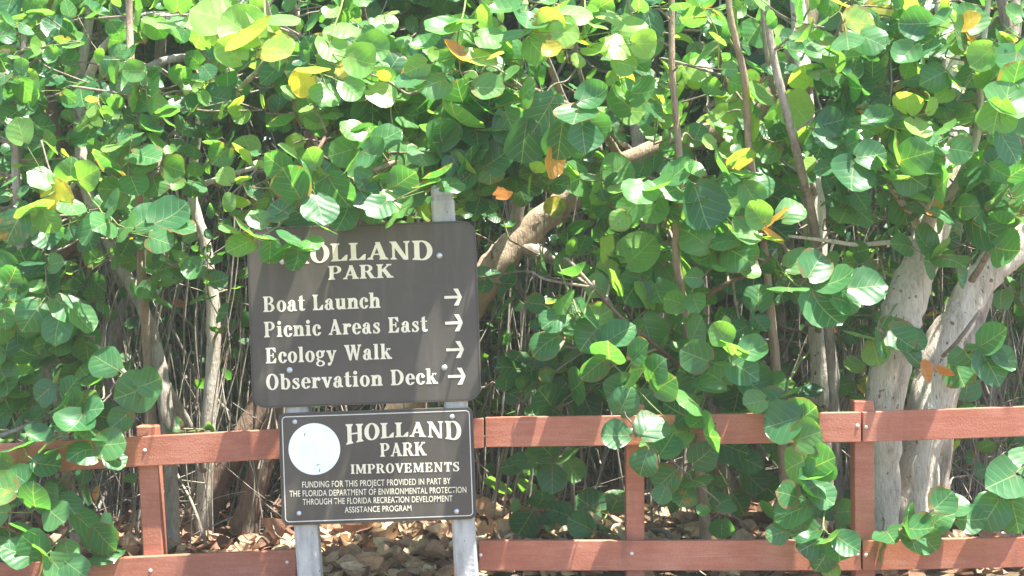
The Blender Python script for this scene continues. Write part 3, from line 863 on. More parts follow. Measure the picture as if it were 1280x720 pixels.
class Tree:
    """one sea grape: Empty at the foot > trunk(s), branch(es), twigs, leaves"""
    def __init__(self, name, label, px, Y, group=None, cat='tree', bark=None):
        self.base = at(px, 700, Y); self.base[2] = ground_height(self.base[0], Y)
        self.root = tag(empty(name, self.base), label, cat, group)
        self.bark = bark or M_BARK_GREY
        self.tw, self.gs = Acc(), Acc()
        self.leaf = []
        self.nodes = []                  # (point, radius) along trunk and branches
    def limb(self, name, pts, bark=None, rough=0.10, sides=12):
        """pts: (px, py, Y, width px) rows from the foot up"""
        rows = [[*at(p[0], p[1], p[2]), p[3] * PX(p[2]) / 2] for p in pts]
        return self.limb3(name, rows, bark, rough, sides)
    def limb3(self, name, rows, bark=None, rough=0.10, sides=12):
        P = smooth_path(rows, 7)
        jit = RNG.normal(0, 1, (len(P), 3)) * P[:, 3:4] * 0.05
        P[:, :3] += jit
        acc = Acc(); tube(acc, P[:, :3], np.maximum(P[:, 3], 0.002), sides, rough)
        acc.build(name, bark or self.bark, self.root, self.base)
        for q in P: self.nodes.append((q[:3].copy(), q[3]))
    def trunk(self, pts, **k):
        # grow the foot down into the ground
        p0 = pts[0]; f = at(p0[0], p0[1], p0[2])
        rows = [[*at(p[0], p[1], p[2]), p[3] * PX(p[2]) / 2] for p in pts]
        g = ground_height(f[0], f[1])
        if f[2] > g + 0.05:
            d = rows[0][:3]; e = rows[1][:3]
            sl_ = np.clip((np.array(d) - np.array(e))[:2] / max(0.05, e[2] - d[2]) * (d[2] - g) * 0.5, -0.25, 0.25)
            rows.insert(0, [d[0] + sl_[0], d[1] + sl_[1], g - 0.06, rows[0][3] * 1.25])
        else:
            rows[0][2] = g - 0.06
        self.limb3('trunk', rows, **k)
    def nearest(self, p):
        Q = np.array([n[0] for n in self.nodes])
        d = np.linalg.norm((Q - p) * np.array([1, 1, 0.75]), axis=1) + np.where(Q[:, 2] > p[2] + 0.3, 0.5, 0)
        i = int(d.argmin())
        return Q[i], d[i]
    def twig_to(self, p, r=0.005, green=False):
        q, d = self.nearest(p)
        mid = (q + p) / 2 + RNG.normal(0, 0.10, 3) * min(1.0, d) + np.array([0, 0, 0.08 * d])
        path = smooth_path([[*q], [*(q * 0.3 + mid * 0.7 + RNG.normal(0, 0.03, 3))], [*mid], [*p]], 4)
        tube(self.tw, path, np.linspace(r * (1.3 + 0.8 * min(d, 2)), r, len(path)), 5)
    def leaf_at(self, C, B, size, tone=None, autumn=0.0, rnd=None, face=0.5, fold=None, asp=None):
        """leaf centred near C whose stalk comes from stem point B"""
        d = np.asarray(C) - np.asarray(B)
        n0 = unit(np.array([0, -0.78, 0.5]) + RNG.normal(0, face * 0.9, 3))
        if np.linalg.norm(d) < 0.02: d = RNG.normal(0, 1, 3)
        m = unit(unit(d) + RNG.normal(0, 0.15, 3))
        lb = np.asarray(C) - m * size * 0.5
        self.leaf.append(leaf_rec(lb, m, n0, size, tone, autumn, rnd, fold, asp))
        if np.linalg.norm(lb - B) > 0.012:
            tube(self.gs, np.array([B, (B + lb) / 2 + n0 * 0.004, lb + m * 0.01]), [0.0028, 0.0024, 0.002], 4, cap=False)
    def shoot(self, stem, leaves, r=0.006, tone=None, face=0.42, attach=True, green=True):
        """stem: (px, py, Y) rows; leaves: (px, py, diameter px[, tone[, autumn[, rnd]]])"""
        S = smooth_path([at(*p) for p in stem], 5)
        S = S + RNG.normal(0, 0.004, S.shape)
        tube(self.gs if green else self.tw, S, np.linspace(r, r * 0.5, len(S)), 5)
        if attach: self.twig_to(S[0], r)
        for lf in leaves:
            px, py, dia = lf[:3]
            tn = lf[3] if len(lf) > 3 and lf[3] is not None else (None if tone is None else float(np.clip(tone + RNG.normal(0, 0.12), 0, 1)))
            au = lf[4] if len(lf) > 4 else 0.0; rn = lf[5] if len(lf) > 5 else None; asp = lf[6] if len(lf) > 6 else None
            # nearest stem point as seen, then the leaf a little nearer to the light
            pr = np.stack([640 + S[:, 0] / PX(S[:, 1]), 360 - (S[:, 2] - CAM_H) / PX(S[:, 1])], 1)
            i = int(np.linalg.norm(pr - np.array([px, py]), axis=1).argmin())
            Y = S[i, 1] + RNG.uniform(-0.10, 0.03)
            self.leaf_at(at(px, py, Y), S[i], dia * PX(Y) * 0.97, tn, au, rn, face, asp=asp)
    def spray(self, tip, n, size, tone=None, direction=None, spread=1.0, r=0.0045, face=0.5, autumn_p=0.02, attach=True, length=None):
        """a free leafy shoot ending at tip (world)"""
        tip = np.asarray(tip, float)
        d = unit(direction if direction is not None else np.array([RNG.normal(0, 0.7), -0.5 + RNG.normal(0, 0.35), 0.45 + RNG.normal(0, 0.5)]))
        ln = length or RNG.uniform(0.22, 0.42)
        b = tip - d * ln
        side = unit(np.cross(d, RNG.normal(0, 1, 3)))
        S = smooth_path([b, b + d * ln * 0.5 + side * ln * 0.12, tip], 4)
        tube(self.gs if RNG.random() < 0.5 else self.tw, S, np.linspace(r, r * 0.5, len(S)), 5)
        if attach: self.twig_to(b, r)
        for k in range(n):
            t = (k + 0.6) / n
            i = min(len(S) - 1, int(t * len(S)))
            a = k * 2.4 + RNG.uniform(-0.5, 0.5)
            u = unit(np.cross(d, side)); rad = math.cos(a) * side + math.sin(a) * u
            sz = size * RNG.uniform(0.65, 1.2) * (1.0 if t < 0.85 else 0.75)
            m = unit(rad + d * RNG.uniform(0.0, 0.7) + np.array([0, 0, -0.25]))
            C = S[i] + m * (sz * 0.5 + 0.02) * spread
            tn = None if tone is None else float(np.clip(tone + RNG.normal(0, 0.16) + (0.25 if t > 0.85 else 0), 0, 1))
            self.leaf_at(C, S[i], sz, tn, (RNG.uniform(0.3, 0.8) if RNG.random() < autumn_p else 0.0), None, face)
    def done(self):
        if self.leaf: build_leaves('crown', self.leaf, TPL_HI, M_LEAF, self.root, self.base, crumple=0.038, extra=((self.gs, M_GREEN_STEM), (self.tw, M_TWIG)))

TREES = []
GRP = 'sea grape trees of the thicket'
def tree(*a, **k):
    t = Tree(*a, group=k.pop('group', GRP), **k); TREES.append(t); return t

# --- the big pale pair of trunks at the right
tR = tree('sea_grape_tree', 'pale thick sea grape with forked trunks behind the right-hand fence post', 1135, 0.75, bark=M_BARK_PALE)
tR.trunk([(1098, 690, .72, 44), (1104, 560, .70, 46), (1112, 470, .68, 48), (1130, 390, .68, 50), (1152, 320, .72, 42), (1178, 262, .78, 34), (1196, 190, .85, 28), (1190, 90, .95, 24), (1170, -40, 1.1, 20), (1150, -160, 1.2, 14)], rough=.16, sides=16)
tR.trunk([(1135, 690, .84, 56), (1142, 600, .84, 53), (1160, 500, .86, 50), (1190, 410, .92, 43), (1226, 345, .98, 36), (1262, 310, 1.05, 32), (1310, 262, 1.1, 28), (1370, 160, 1.2, 22), (1400, 20, 1.3, 16)], bark=M_BARK_PALE, rough=.2, sides=16)
tR.limb('trunk', [(1165, 690, .98, 34), (1172, 560, .98, 36), (1195, 450, 1.0, 34), (1228, 360, 1.08, 28), (1250, 260, 1.2, 22), (1262, 120, 1.3, 17), (1275, -40, 1.4, 12)], bark=M_BARK_GREY, rough=.16)
tR.limb('branch', [(1150, 322, .7, 20), (1165, 270, .62, 18), (1200, 225, .5, 13), (1222, 160, .45, 10), (1228, 60, .4, 8), (1245, -60, .4, 6)])
tR.limb('branch', [(1140, 298, .66, 7), (1080, 306, .55, 6), (1030, 300, .5, 5), (985, 295, .45, 4)])
tR.limb('branch', [(1215, 350, .85, 9), (1240, 310, .6, 7), (1258, 295, .5, 5)], bark=M_DEADWOOD)
tR.limb('branch', [(1178, 445, .7, 5), (1198, 425, .55, 5), (1225, 388, .5, 4)], bark=M_DEADWOOD)
tR.limb('branch', [(1160, 300, .72, 10), (1125, 250, .55, 8), (1090, 195, .5, 6), (1062, 130, .45, 5), (1050, 40, .4, 4)])

# --- straight mottled trunk left of it
tM = tree('sea_grape_tree', 'straight mottled grey trunk standing just left of the right-hand fence post', 1030, 1.15, bark=M_BARK_GREY)
tM.trunk([(1024, 690, 1.15, 38), (1030, 590, 1.15, 34), (1030, 470, 1.15, 34), (1022, 360, 1.2, 30), (1016, 250, 1.25, 27), (1006, 130, 1.3, 23), (998, 20, 1.4, 19), (990, -120, 1.5, 14)], bark=M_BARK_PALE, rough=.12, sides=14)
tM.limb('branch', [(1017, 240, 1.2, 13), (990, 180, .9, 9), (962, 90, .6, 7), (950, -20, .5, 5)])
tM.limb('branch', [(1004, 120, 1.3, 13), (1040, 60, 1.0, 9), (1064, 0, .8, 7), (1080, -80, .7, 5)])
tM.limb('branch', [(1026, 420, 1.15, 10), (1000, 350, .8, 8), (975, 300, .6, 6), (950, 265, .5, 4)])

# --- leaning trunk that comes out from behind the big board
tL = tree('sea_grape_tree', 'thick leaning tan trunk rising to the right from behind the large sign board', 500, 1.7, bark=M_BARK_TAN)
tL.trunk([(452, 660, 1.75, 46), (500, 520, 1.7, 46), (560, 420, 1.65, 47), (606, 350, 1.6, 44), (650, 300, 1.6, 38), (712, 245, 1.6, 32), (780, 205, 1.6, 30), (850, 178, 1.6, 32), (905, 158, 1.55, 34), (960, 120, 1.5, 28), (1010, 20, 1.5, 20), (1040, -100, 1.5, 12)], rough=.16, sides=14)
tL.limb('branch', [(640, 305, 1.6, 22), (690, 322, 1.5, 16), (740, 352, 1.5, 10), (770, 392, 1.4, 6)], bark=M_BARK_GREY)
tL.limb('branch', [(640, 300, 1.6, 18), (650, 230, 1.5, 13), (640, 140, 1.3, 10), (610, 40, 1.0, 8), (590, -70, .8, 6)], bark=M_BARK_GREY)
tL.limb('branch', [(725, 240, 1.6, 14), (720, 170, 1.3, 10), (690, 90, .8, 8), (655, 0, .3, 6), (640, -90, 0, 5)], bark=M_BARK_GREY)
tL.limb('branch', [(780, 205, 1.6, 12), (740, 150, 1.2, 8), (660, 110, .5, 6), (590, 105, .0, 5), (520, 115, -.2, 4)])
tL.limb('branch', [(650, 230, 1.5, 10), (590, 190, .6, 8), (520, 195, 0, 6), (440, 225, -.3, 5), (380, 262, -.4, 4)])

# --- slim upright trunks of the middle
tU = tree('sea_grape_tree', 'slender tan upright stem right of centre with round leaves along it', 848, .45, bark=M_BARK_BROWN)
tU.trunk([(880, 640, .5, 14), (868, 520, .42, 12), (858, 400, .3, 11), (845, 320, .2, 10), (850, 210, .1, 9), (840, 90, .1, 8.5), (839, -20, .1, 8), (834, -140, .05, 6)], bark=M_BARK_TAN, rough=.05)
tU.limb('branch', [(856, 390, .45, 7), (900, 360, .35, 6), (935, 342, .3, 5), (965, 320, .3, 4)])
tU.limb('branch', [(868, 480, .48, 8), (830, 440, .2, 6), (780, 400, 0, 5), (742, 360, -.05, 4)])
tV = tree('sea_grape_tree', 'bare brown pole-like stem leaning left in the upper right of the thicket', 955, .7, bark=M_BARK_BROWN)
tV.trunk([(985, 660, .8, 15), (972, 480, .7, 12), (956, 320, .6, 10), (937, 190, .35, 9), (931, 100, .25, 9), (913, 20, .2, 8), (908, -60, .2, 7), (900, -150, .1, 7)], rough=.06, bark=M_BARK_TAN)
tV.limb('branch', [(941, 195, .65, 6), (905, 95, .6, 6), (895, 40, .55, 5)])
tW = tree('sea_grape_tree', 'thin grey stem right of the bare brown pole-like stem in the upper right', 1010, .85, bark=M_BARK_GREY)
tW.trunk([(1050, 660, .9, 12), (1040, 460, .85, 12), (1020, 300, .6, 12), (1000, 205, .3, 11), (978, 120, .15, 10), (962, 40, .15, 9), (955, -60, .2, 6), (950, -150, .6, 5)], rough=.06)
tX = tree('sea_grape_tree', 'grey twin trunks in shade behind the middle fence post', 830, 1.9, bark=M_BARK_GREY)
tX.trunk([(852, 660, 1.9, 40), (846, 540, 1.9, 34), (832, 420, 1.9, 28), (815, 310, 1.9, 25), (805, 230, 1.9, 22), (796, 150, 1.9, 18), (790, 20, 1.8, 14), (780, -100, 1.7, 10)])
tX.trunk([(905, 670, 2.1, 42), (890, 560, 2.1, 36), (880, 430, 2.1, 26), (868, 320, 2.0, 20), (850, 230, 1.9, 16), (836, 130, 1.8, 12)])
tX.limb('branch', [(800, 200, 1.9, 10), (770, 170, 1.5, 7), (740, 130, 1.0, 6), (720, 60, .6, 5), (735, -30, .4, 4)])

# --- left of the sign
tA = tree('sea_grape_tree', 'sunlit pale narrow trunk left of the large sign board', 262, 1.5, bark=M_BARK_PALE)
tA.trunk([(255, 660, 1.55, 20), (258, 560, 1.5, 18), (266, 470, 1.5, 17), (267, 390, 1.5, 16), (258, 310, 1.5, 14), (240, 240, 1.5, 12), (250, 150, 1.5, 10), (270, 60, 1.4, 9), (262, -80, 1.2, 6)], bark=M_BARK_PALE)
tA.limb('branch', [(250, 150, 1.5, 8), (300, 110, 1.1, 7), (340, 60, .5, 6), (330, -10, -.1, 5)])
tA.limb('branch', [(242, 235, 1.5, 8), (300, 215, 1.0, 6), (350, 205, .3, 5), (375, 215, -.2, 4)])
tB = tree('sea_grape_tree', 'pair of stout brown trunks leaning right behind the left end of the fence', 262, 1.75, bark=M_BARK_BROWN)
tB.trunk([(236, 690, 1.75, 46), (255, 640, 1.75, 38), (285, 580, 1.75, 34), (318, 520, 1.8, 30), (345, 440, 1.85, 26), (380, 320, 1.9, 22), (390, 180, 1.8, 16), (372, 60, 1.6, 12), (360, -80, 1.4, 8)])
tB.trunk([(298, 690, 1.6, 40), (310, 640, 1.6, 34), (328, 580, 1.6, 30), (356, 500, 1.6, 24), (420, 380, 1.6, 20), (470, 240, 1.5, 16), (480, 110, 1.2, 12), (455, 20, .8, 8), (440, -80, .5, 6)], bark=M_BARK_BROWN)
tB.limb('branch', [(470, 245, 1.5, 10), (450, 190, .9, 8), (420, 160, .3, 6), (395, 190, -.2, 5)])
tC = tree('sea_grape_tree', 'lichen-flecked slim trunk just right of the left-hand fence post', 212, .9, bark=M_BARK_GREY)
tC.trunk([(218, 690, .9, 18), (214, 620, .9, 17), (210, 540, .95, 17), (200, 460, 1.0, 17), (180, 390, 1.1, 15), (150, 330, 1.2, 14), (110, 240, 1.3, 14), (98, 120, 1.4, 14), (112, 20, 1.4, 11), (120, -90, 1.3, 8)])
tC.limb('branch', [(98, 130, 1.4, 12), (130, 60, 1.2, 10), (185, 20, 1.0, 10), (250, 30, .8, 8), (300, 10, .2, 5)], bark=M_BARK_PALE)
tC.limb('branch', [(200, 470, 1.0, 12), (240, 540, 1.2, 10), (255, 590, 1.3, 8)], bark=M_BARK_GREY)
tD = tree('sea_grape_tree', 'straight thin brown stem crossing the upper left of the thicket', 175, 1.0, bark=M_BARK_BROWN)
tD.trunk([(196, 680, 1.0, 12), (190, 560, 1.0, 12), (184, 430, 1.0, 12), (176, 320, .8, 11), (173, 220, .4, 10), (164, 120, .3, 10), (162, 20, .4, 9), (155, -100, .3, 7)], rough=.05, bark=M_BARK_TAN)
tD.limb('branch', [(168, 95, 1.0, 10), (200, 78, 1.0, 10), (245, 72, 1.1, 11), (285, 88, 1.2, 10), (300, 110, 1.3, 8)], bark=M_BARK_GREY)
tE = tree('sea_grape_tree', 'leaf-laden sea grape filling the far left behind the fence', 40, .5, bark=M_BARK_GREY)
tE.trunk([(95, 680, .6, 14), (85, 590, .55, 13), (74, 510, .5, 12), (50, 440, .5, 11), (30, 340, .5, 11), (20, 200, .5, 10), (30, 60, .5, 8), (40, -80, .5, 6)])
tE.limb('branch', [(74, 515, .5, 7), (40, 530, .3, 6), (0, 545, .2, 5)])
tE.limb('branch', [(60, 460, .5, 8), (110, 430, .3, 7), (160, 470, .1, 6), (175, 488, 0, 4)])
tE.limb('branch', [(32, 330, .5, 8), (70, 270, .2, 6), (95, 225, 0, 5)])
tF = tree('sea_grape_tree', 'dark gnarled trunk in the deep shade at the far left', -40, 1.6, bark=M_BARK_BROWN)
tF.trunk([(-60, 680, 1.6, 34), (-30, 520, 1.6, 30), (10, 400, 1.6, 24), (70, 330, 1.6, 20), (100, 260, 1.6, 16), (60, 120, 1.5, 12), (40, -60, 1.4, 9)])
tG = tree('sea_grape_tree', 'half-hidden grey trunk at the right edge of the thicket', 1300, 1.6, bark=M_BARK_GREY)
tG.trunk([(1330, 680, 1.6, 40), (1320, 520, 1.6, 34), (1300, 380, 1.6, 26), (1290, 240, 1.5, 20), (1270, 100, 1.4, 16), (1240, -60, 1.3, 10)])
tG.limb('branch', [(1290, 240, 1.5, 10), (1270, 170, .9, 8), (1262, 130, .3, 5)])

# ---------------- leaves placed along their own shoots
Y_ = 0.55   # shorthand for yellow hue
# top left: the big pale translucent group nearest the camera
tA.shoot([(330, -20, -.1), (330, 30, -.55), (318, 80, -.6)], [(262, 18, 52, .95), (300, 34, 60, .9), (318, 52, 58, .95, .2, .9), (347, 60, 44, .95, .35, .9), (285, 62, 40, .8), (330, 20, 45, .85), (355, 25, 42, .8)], face=.35)
tB.shoot([(440, -40, .2), (420, 30, -.35), (400, 90, -.45)], [(390, 92, 42, .8), (415, 60, 40, .85), (437, 88, 30, .9, .8, .8), (455, 78, 42, .75), (430, 35, 44, .8), (470, 60, 38, .6), (478, 118, 38, .85), (405, 120, 36, .6), (440, 112, 34, .7), (482, 92, 18, .9, 1, .8), (378, 105, 34, .75, .6, .8)], face=.45)
tL.shoot([(590, -60, .6), (580, 10, -.2), (572, 70, -.35), (585, 110, -.4)], [(550, 38, 46, .55), (567, 68, 40, .35, .55, .2), (600, 76, 50, .85, .35, .8), (528, 60, 36, .5), (520, 85, 30, .8), (615, 50, 38, .7), (575, 25, 40, .4), (540, 105, 44, .5), (510, 100, 40, .35), (612, 108, 38, .6), (620, 68, 22, .9, 1, .8)], face=.45)
tL.shoot([(655, -60, .3), (658, 0, -.2), (655, 40, -.3)], [(660, 26, 52, .4), (640, 45, 42, .4), (690, 30, 40, .95), (705, 40, 40, 1), (672, 62, 36, .6), (720, 18, 44, .8), (630, 10, 40, .5), (690, 65, 24, .9, 1, .8)], face=.4)
tX.shoot([(735, -40, .4), (730, 20, 0), (735, 60, -.1)], [(740, 30, 40, .95), (765, 18, 38, 1), (770, 55, 40, .95), (745, 65, 34, .9), (720, 52, 34, .8), (790, 30, 36, .95), (808, 55, 34, .9), (780, 80, 34, .8)], face=.5)
# the dark green bank right of the sign's top
tL.shoot([(590, 190, .6), (600, 150, -.1), (640, 130, -.3), (720, 130, -.35)], [(575, 118, 48, .2), (604, 128, 52, .25), (680, 143, 52, .2), (720, 146, 50, .15), (655, 180, 54, .12), (600, 178, 46, .15), (640, 160, 44, .2), (700, 180, 46, .15), (622, 205, 40, .12), (690, 206, 40, .3, .6, .4), (745, 120, 40, .3), (660, 115, 38, .4), (730, 175, 40, .15), (745, 160, 38, .2)], face=.3)
tL.shoot([(520, 195, 0), (560, 200, -.15), (600, 215, -.2)], [(560, 210, 42, .1), (520, 198, 20, .3, 1, .2), (590, 200, 44, .15), (550, 165, 40, .2), (625, 195, 42, .1), (580, 225, 38, .1), (545, 212, 44, .08)], face=.4)
# the group that hangs over the large board
tL.shoot([(440, 225, -.3), (420, 215, -.4), (380, 240, -.48), (345, 270, -.5)], [(364, 228, 50, .35), (385, 208, 36, .4), (362, 186, 28, .8), (388, 195, 30, .7), (420, 240, 46, .3), (440, 205, 40, .5), (455, 245, 40, .25), (350, 262, 44, .15), (400, 262, 46, .25), (430, 272, 40, .3), (462, 262, 36, .35), (345, 205, 36, .4)], face=.4)
tL.shoot([(380, 250, -.45), (350, 280, -.52), (318, 300, -.55)], [(308, 288, 44, .6), (300, 306, 36, .7), (330, 300, 34, .45), (285, 288, 26, .65), (338, 315, 28, .4), (322, 272, 30, .6)], face=.5)
tL.shoot([(410, 250, -.45), (390, 285, -.52), (375, 312, -.54)], [(362, 300, 36, .3), (388, 300, 32, .65), (372, 322, 36, .25), (405, 285, 38, .35), (350, 312, 28, .3), (384, 316, 26, .3), (345, 322, 26, .4)], face=.45)
tL.shoot([(470, 215, -.3), (480, 240, -.4), (492, 262, -.42)], [(496, 248, 36, .85), (505, 262, 34, .6), (472, 262, 36, .3), (480, 225, 38, .4), (505, 225, 36, .3), (535, 228, 36, .25), (552, 218, 40, .2), (565, 228, 34, .3), (458, 225, 36, .35), (488, 275, 24, .7)], face=.5)
tB.shoot([(420, 160, .3), (440, 180, -.1), (455, 200, -.2)], [(452, 168, 42, .25), (430, 190, 40, .5), (470, 195, 40, .3), (415, 200, 40, .4), (485, 170, 38, .3), (455, 215, 40, .6), (440, 150, 36, .4)], face=.5)
# left edge
tE.shoot([(95, 225, 0), (60, 245, -.15), (30, 268, -.2)], [(40, 256, 48, .6), (72, 246, 40, .85, .55, .9), (105, 220, 34, .75), (88, 218, 34, .6), (25, 162, 36, .8), (50, 222, 32, .65), (15, 285, 44, .2, .28, .3), (60, 278, 30, .7), (90, 262, 34, .5)], face=.4)
tE.shoot([(95, 225, 0), (130, 265, -.1), (160, 290, -.15)], [(130, 280, 40, .4), (160, 285, 38, .55), (110, 285, 40, .3), (145, 255, 38, .35), (185, 270, 44, .3), (215, 268, 50, .25), (200, 300, 36, .4), (230, 285, 34, .3)], face=.45)
tE.shoot([(30, 360, .5), (50, 365, .1), (75, 380, -.05)], [(20, 345, 46, .2), (55, 360, 44, .3), (85, 385, 44, .3), (40, 395, 44, .35), (70, 410, 40, .4), (20, 410, 42, .2, .2, .4), (105, 400, 38, .45), (10, 380, 36, .3)], face=.4)
tE.shoot([(160, 470, .1), (168, 480, 0), (178, 500, -.05)], [(168, 490, 52, .35), (190, 478, 34, .4), (130, 452, 38, .35), (120, 480, 36, .4), (150, 525, 32, .3)], face=.4)
tE.shoot([(85, 500, .4), (100, 520, -.05), (115, 560, -.15)], [(92, 535, 44, .25), (118, 540, 46, .4), (105, 562, 44, .3), (138, 555, 40, .45), (75, 505, 40, .3), (60, 552, 34, .25), (110, 512, 38, .35), (145, 575, 30, .35), (45, 525, 32, .4)], face=.35)
tE.shoot([(40, 530, .3), (30, 560, -.05), (45, 580, -.12)], [(22, 560, 38, .3), (48, 548, 36, .35), (60, 580, 36, .25), (5, 590, 42, .4, .25, .9), (35, 596, 34, .3), (72, 560, 30, .4)], face=.4)
tE.shoot([(85, 590, .4), (60, 620, -.1), (40, 640, -.2)], [(40, 628, 44, .25), (62, 625, 40, .3), (70, 645, 36, .45), (85, 630, 32, .3), (25, 598, 34, .3), (0, 610, 40, .6, .3, .9), (-8, 640, 40, .5), (110, 655, 44, .3), (130, 675, 40, .3)], face=.35)
tE.shoot([(92, 660, .3), (70, 680, -.2), (50, 705, -.28)], [(55, 690, 34, .55), (85, 690, 30, .6), (40, 680, 40, .25), (75, 712, 38, .45), (50, 716, 40, .9, .9, .9), (20, 690, 40, .25), (95, 712, 36, .4), (30, 660, 40, .2)], face=.45)
tE.shoot([(100, 680, .5), (110, 672, .3), (118, 690, .1)], [(112, 690, 46, .3), (132, 690, 40, .3), (140, 560, 36, .3), (125, 660, 36, .25)], face=.35)
# right of centre
tU.shoot([(742, 360, -.05), (720, 400, -.15), (700, 330, -.1)], [(700, 372, 36, .6), (735, 395, 40, .3), (690, 400, 34, .25), (722, 345, 36, .4), (680, 430, 44, .2)], face=.4)
tU.shoot([(700, 340, .3), (740, 420, -.05), (790, 480, -.15), (830, 520, -.2)], [(735, 425, 46, .3), (760, 440, 42, .35), (790, 462, 44, .65), (815, 465, 42, .3), (775, 490, 42, .25), (720, 410, 36, .4), (750, 395, 36, .8), (742, 462, 38, .3), (800, 440, 36, .3), (832, 480, 38, .25), (775, 415, 40, .35)], face=.42)
tU.shoot([(870, 520, .4), (900, 480, .0), (915, 450, -.1)], [(890, 466, 46, .6), (918, 432, 40, .5), (930, 462, 44, .3), (868, 445, 38, .4), (900, 415, 30, .7), (908, 405, 22, .9), (860, 468, 38, .4), (945, 435, 34, .4)], face=.35)
tU.shoot([(846, 290, .4), (820, 255, 0), (800, 235, -.1)], [(800, 240, 46, .5), (828, 232, 40, .5), (815, 262, 38, .6), (850, 215, 44, .4), (788, 262, 34, .6), (775, 275, 28, .8), (835, 262, 36, .5), (865, 250, 42, .5), (880, 262, 36, .7), (845, 275, 30, .8)], face=.4)
tU.shoot([(845, 230, .4), (880, 230, .1), (915, 215, .0)], [(898, 205, 52, .4, .25, .6), (925, 195, 40, .6, .35, .9), (930, 222, 40, .4), (905, 235, 38, .35), (940, 245, 34, .6), (915, 255, 30, .8), (955, 230, 34, .4)], face=.4)
tU.shoot([(935, 342, .3), (945, 300, .0), (950, 285, -.1)], [(930, 290, 40, .6), (960, 300, 38, .75), (945, 265, 36, .7), (972, 272, 40, .5, 1, .42, .42), (968, 298, 30, .5, .9, .4, .42), (990, 262, 36, .6), (905, 300, 36, .4), (925, 318, 38, .35)], face=.55)
tU.shoot([(965, 320, .3), (985, 345, -.05), (1010, 365, -.12)], [(985, 356, 50, .55), (1030, 388, 58, .25), (1048, 352, 48, .3), (1020, 330, 44, .3), (1085, 358, 50, .25), (1058, 375, 40, .35), (1000, 325, 38, .5)], face=.28)
tX.shoot([(770, 170, 1.5), (785, 130, .4), (795, 118, .2)], [(772, 118, 44, .45), (806, 115, 42, .45), (790, 140, 34, .8), (760, 150, 40, .2), (820, 140, 34, .3)], face=.3)
# right: clumps on the pale trunk
tR.shoot([(1120, 380, .6), (1100, 410, .35), (1085, 420, .3)], [(1075, 417, 42, .6), (1105, 428, 36, .4), (1095, 442, 34, .75), (1128, 425, 40, .3), (1140, 445, 38, .25), (1118, 405, 34, .4), (1158, 465, 26, .4, .85, .1), (1180, 468, 24, .4, .9, .1, .7), (1145, 425, 32, .25)], face=.35)
tR.shoot([(1195, 445, .7), (1210, 440, .4), (1225, 440, .3)], [(1215, 452, 52, .25), (1242, 422, 42, .3), (1240, 458, 46, .25), (1200, 470, 40, .3), (1255, 450, 36, .3)], face=.28)
tR.shoot([(1165, 345, .7), (1170, 330, .4), (1180, 320, .35)], [(1165, 328, 42, .35), (1190, 325, 46, .35), (1178, 312, 30, .85), (1150, 300, 40, .3), (1200, 345, 34, .3), (1128, 305, 30, .4)], face=.35)
tR.shoot([(1125, 250, .55), (1110, 230, .1), (1120, 200, .0)], [(1118, 185, 42, .6), (1145, 195, 46, .4), (1140, 222, 44, .4), (1165, 232, 40, .4), (1122, 225, 40, .5), (1175, 215, 36, .8), (1155, 250, 48, .3), (1130, 262, 42, .3), (1185, 250, 42, .3, .3, .3), (1105, 205, 36, .5), (1170, 180, 38, .4)], face=.4)
tR.shoot([(1062, 130, .45), (1060, 160, .1), (1065, 200, .0)], [(1064, 222, 54, .1), (1035, 208, 36, .2), (1090, 195, 40, .2), (1055, 145, 46, .25), (1085, 130, 44, .35), (1030, 95, 44, .2), (1050, 110, 40, .25), (1020, 60, 44, .45), (1065, 95, 42, .3), (1078, 160, 36, .5), (1040, 165, 42, .3), (1084, 118, 30, .5, .9, .2, .5), (1082, 140, 22, .5, .9, .45, .6), (1100, 150, 34, .3)], face=.35)
tM.shoot([(1064, 0, .8), (1050, 10, .2), (1055, 30, 0)], [(1048, 4, 44, .95, .8, .8), (1075, 28, 40, .85, .4, .9), (1020, 35, 34, .8), (1100, 12, 36, .8, .5, .8), (1090, 50, 40, .4), (1060, 55, 36, .4)], face=.5)
tR.shoot([(1228, 60, .4), (1210, 50, .2), (1195, 40, .1)], [(1195, 40, 44, .35), (1215, 22, 40, .45), (1180, 60, 38, .4), (1150, 55, 40, .3), (1235, 70, 38, .35), (1140, 30, 40, .2), (1215, 95, 40, .3), (1170, 95, 36, .35), (1130, 70, 36, .4)], face=.35)
tG.shoot([(1262, 130, .3), (1262, 120, -.1), (1250, 140, -.2)], [(1256, 130, 62, .5), (1245, 148, 44, .7), (1285, 150, 50, .4), (1270, 95, 44, .4), (1290, 115, 46, .3), (1262, 185, 44, .2)], face=.3)
tG.shoot([(1275, 230, 1.2), (1262, 215, .5), (1240, 225, .3)], [(1240, 215, 42, .3), (1265, 225, 44, .25), (1220, 240, 40, .25), (1250, 250, 40, .3), (1225, 200, 36, .4), (1285, 200, 42, .3), (1205, 260, 38, .3)], face=.4)
tG.shoot([(1300, 560, 1.2), (1275, 585, .2), (1262, 600, 0)], [(1258, 598, 56, .25), (1285, 580, 44, .3), (1250, 372, 26, .5), (1290, 620, 44, .3), (1240, 640, 44, .3), (1270, 645, 40, .3), (1300, 600, 44, .3)], face=.3)
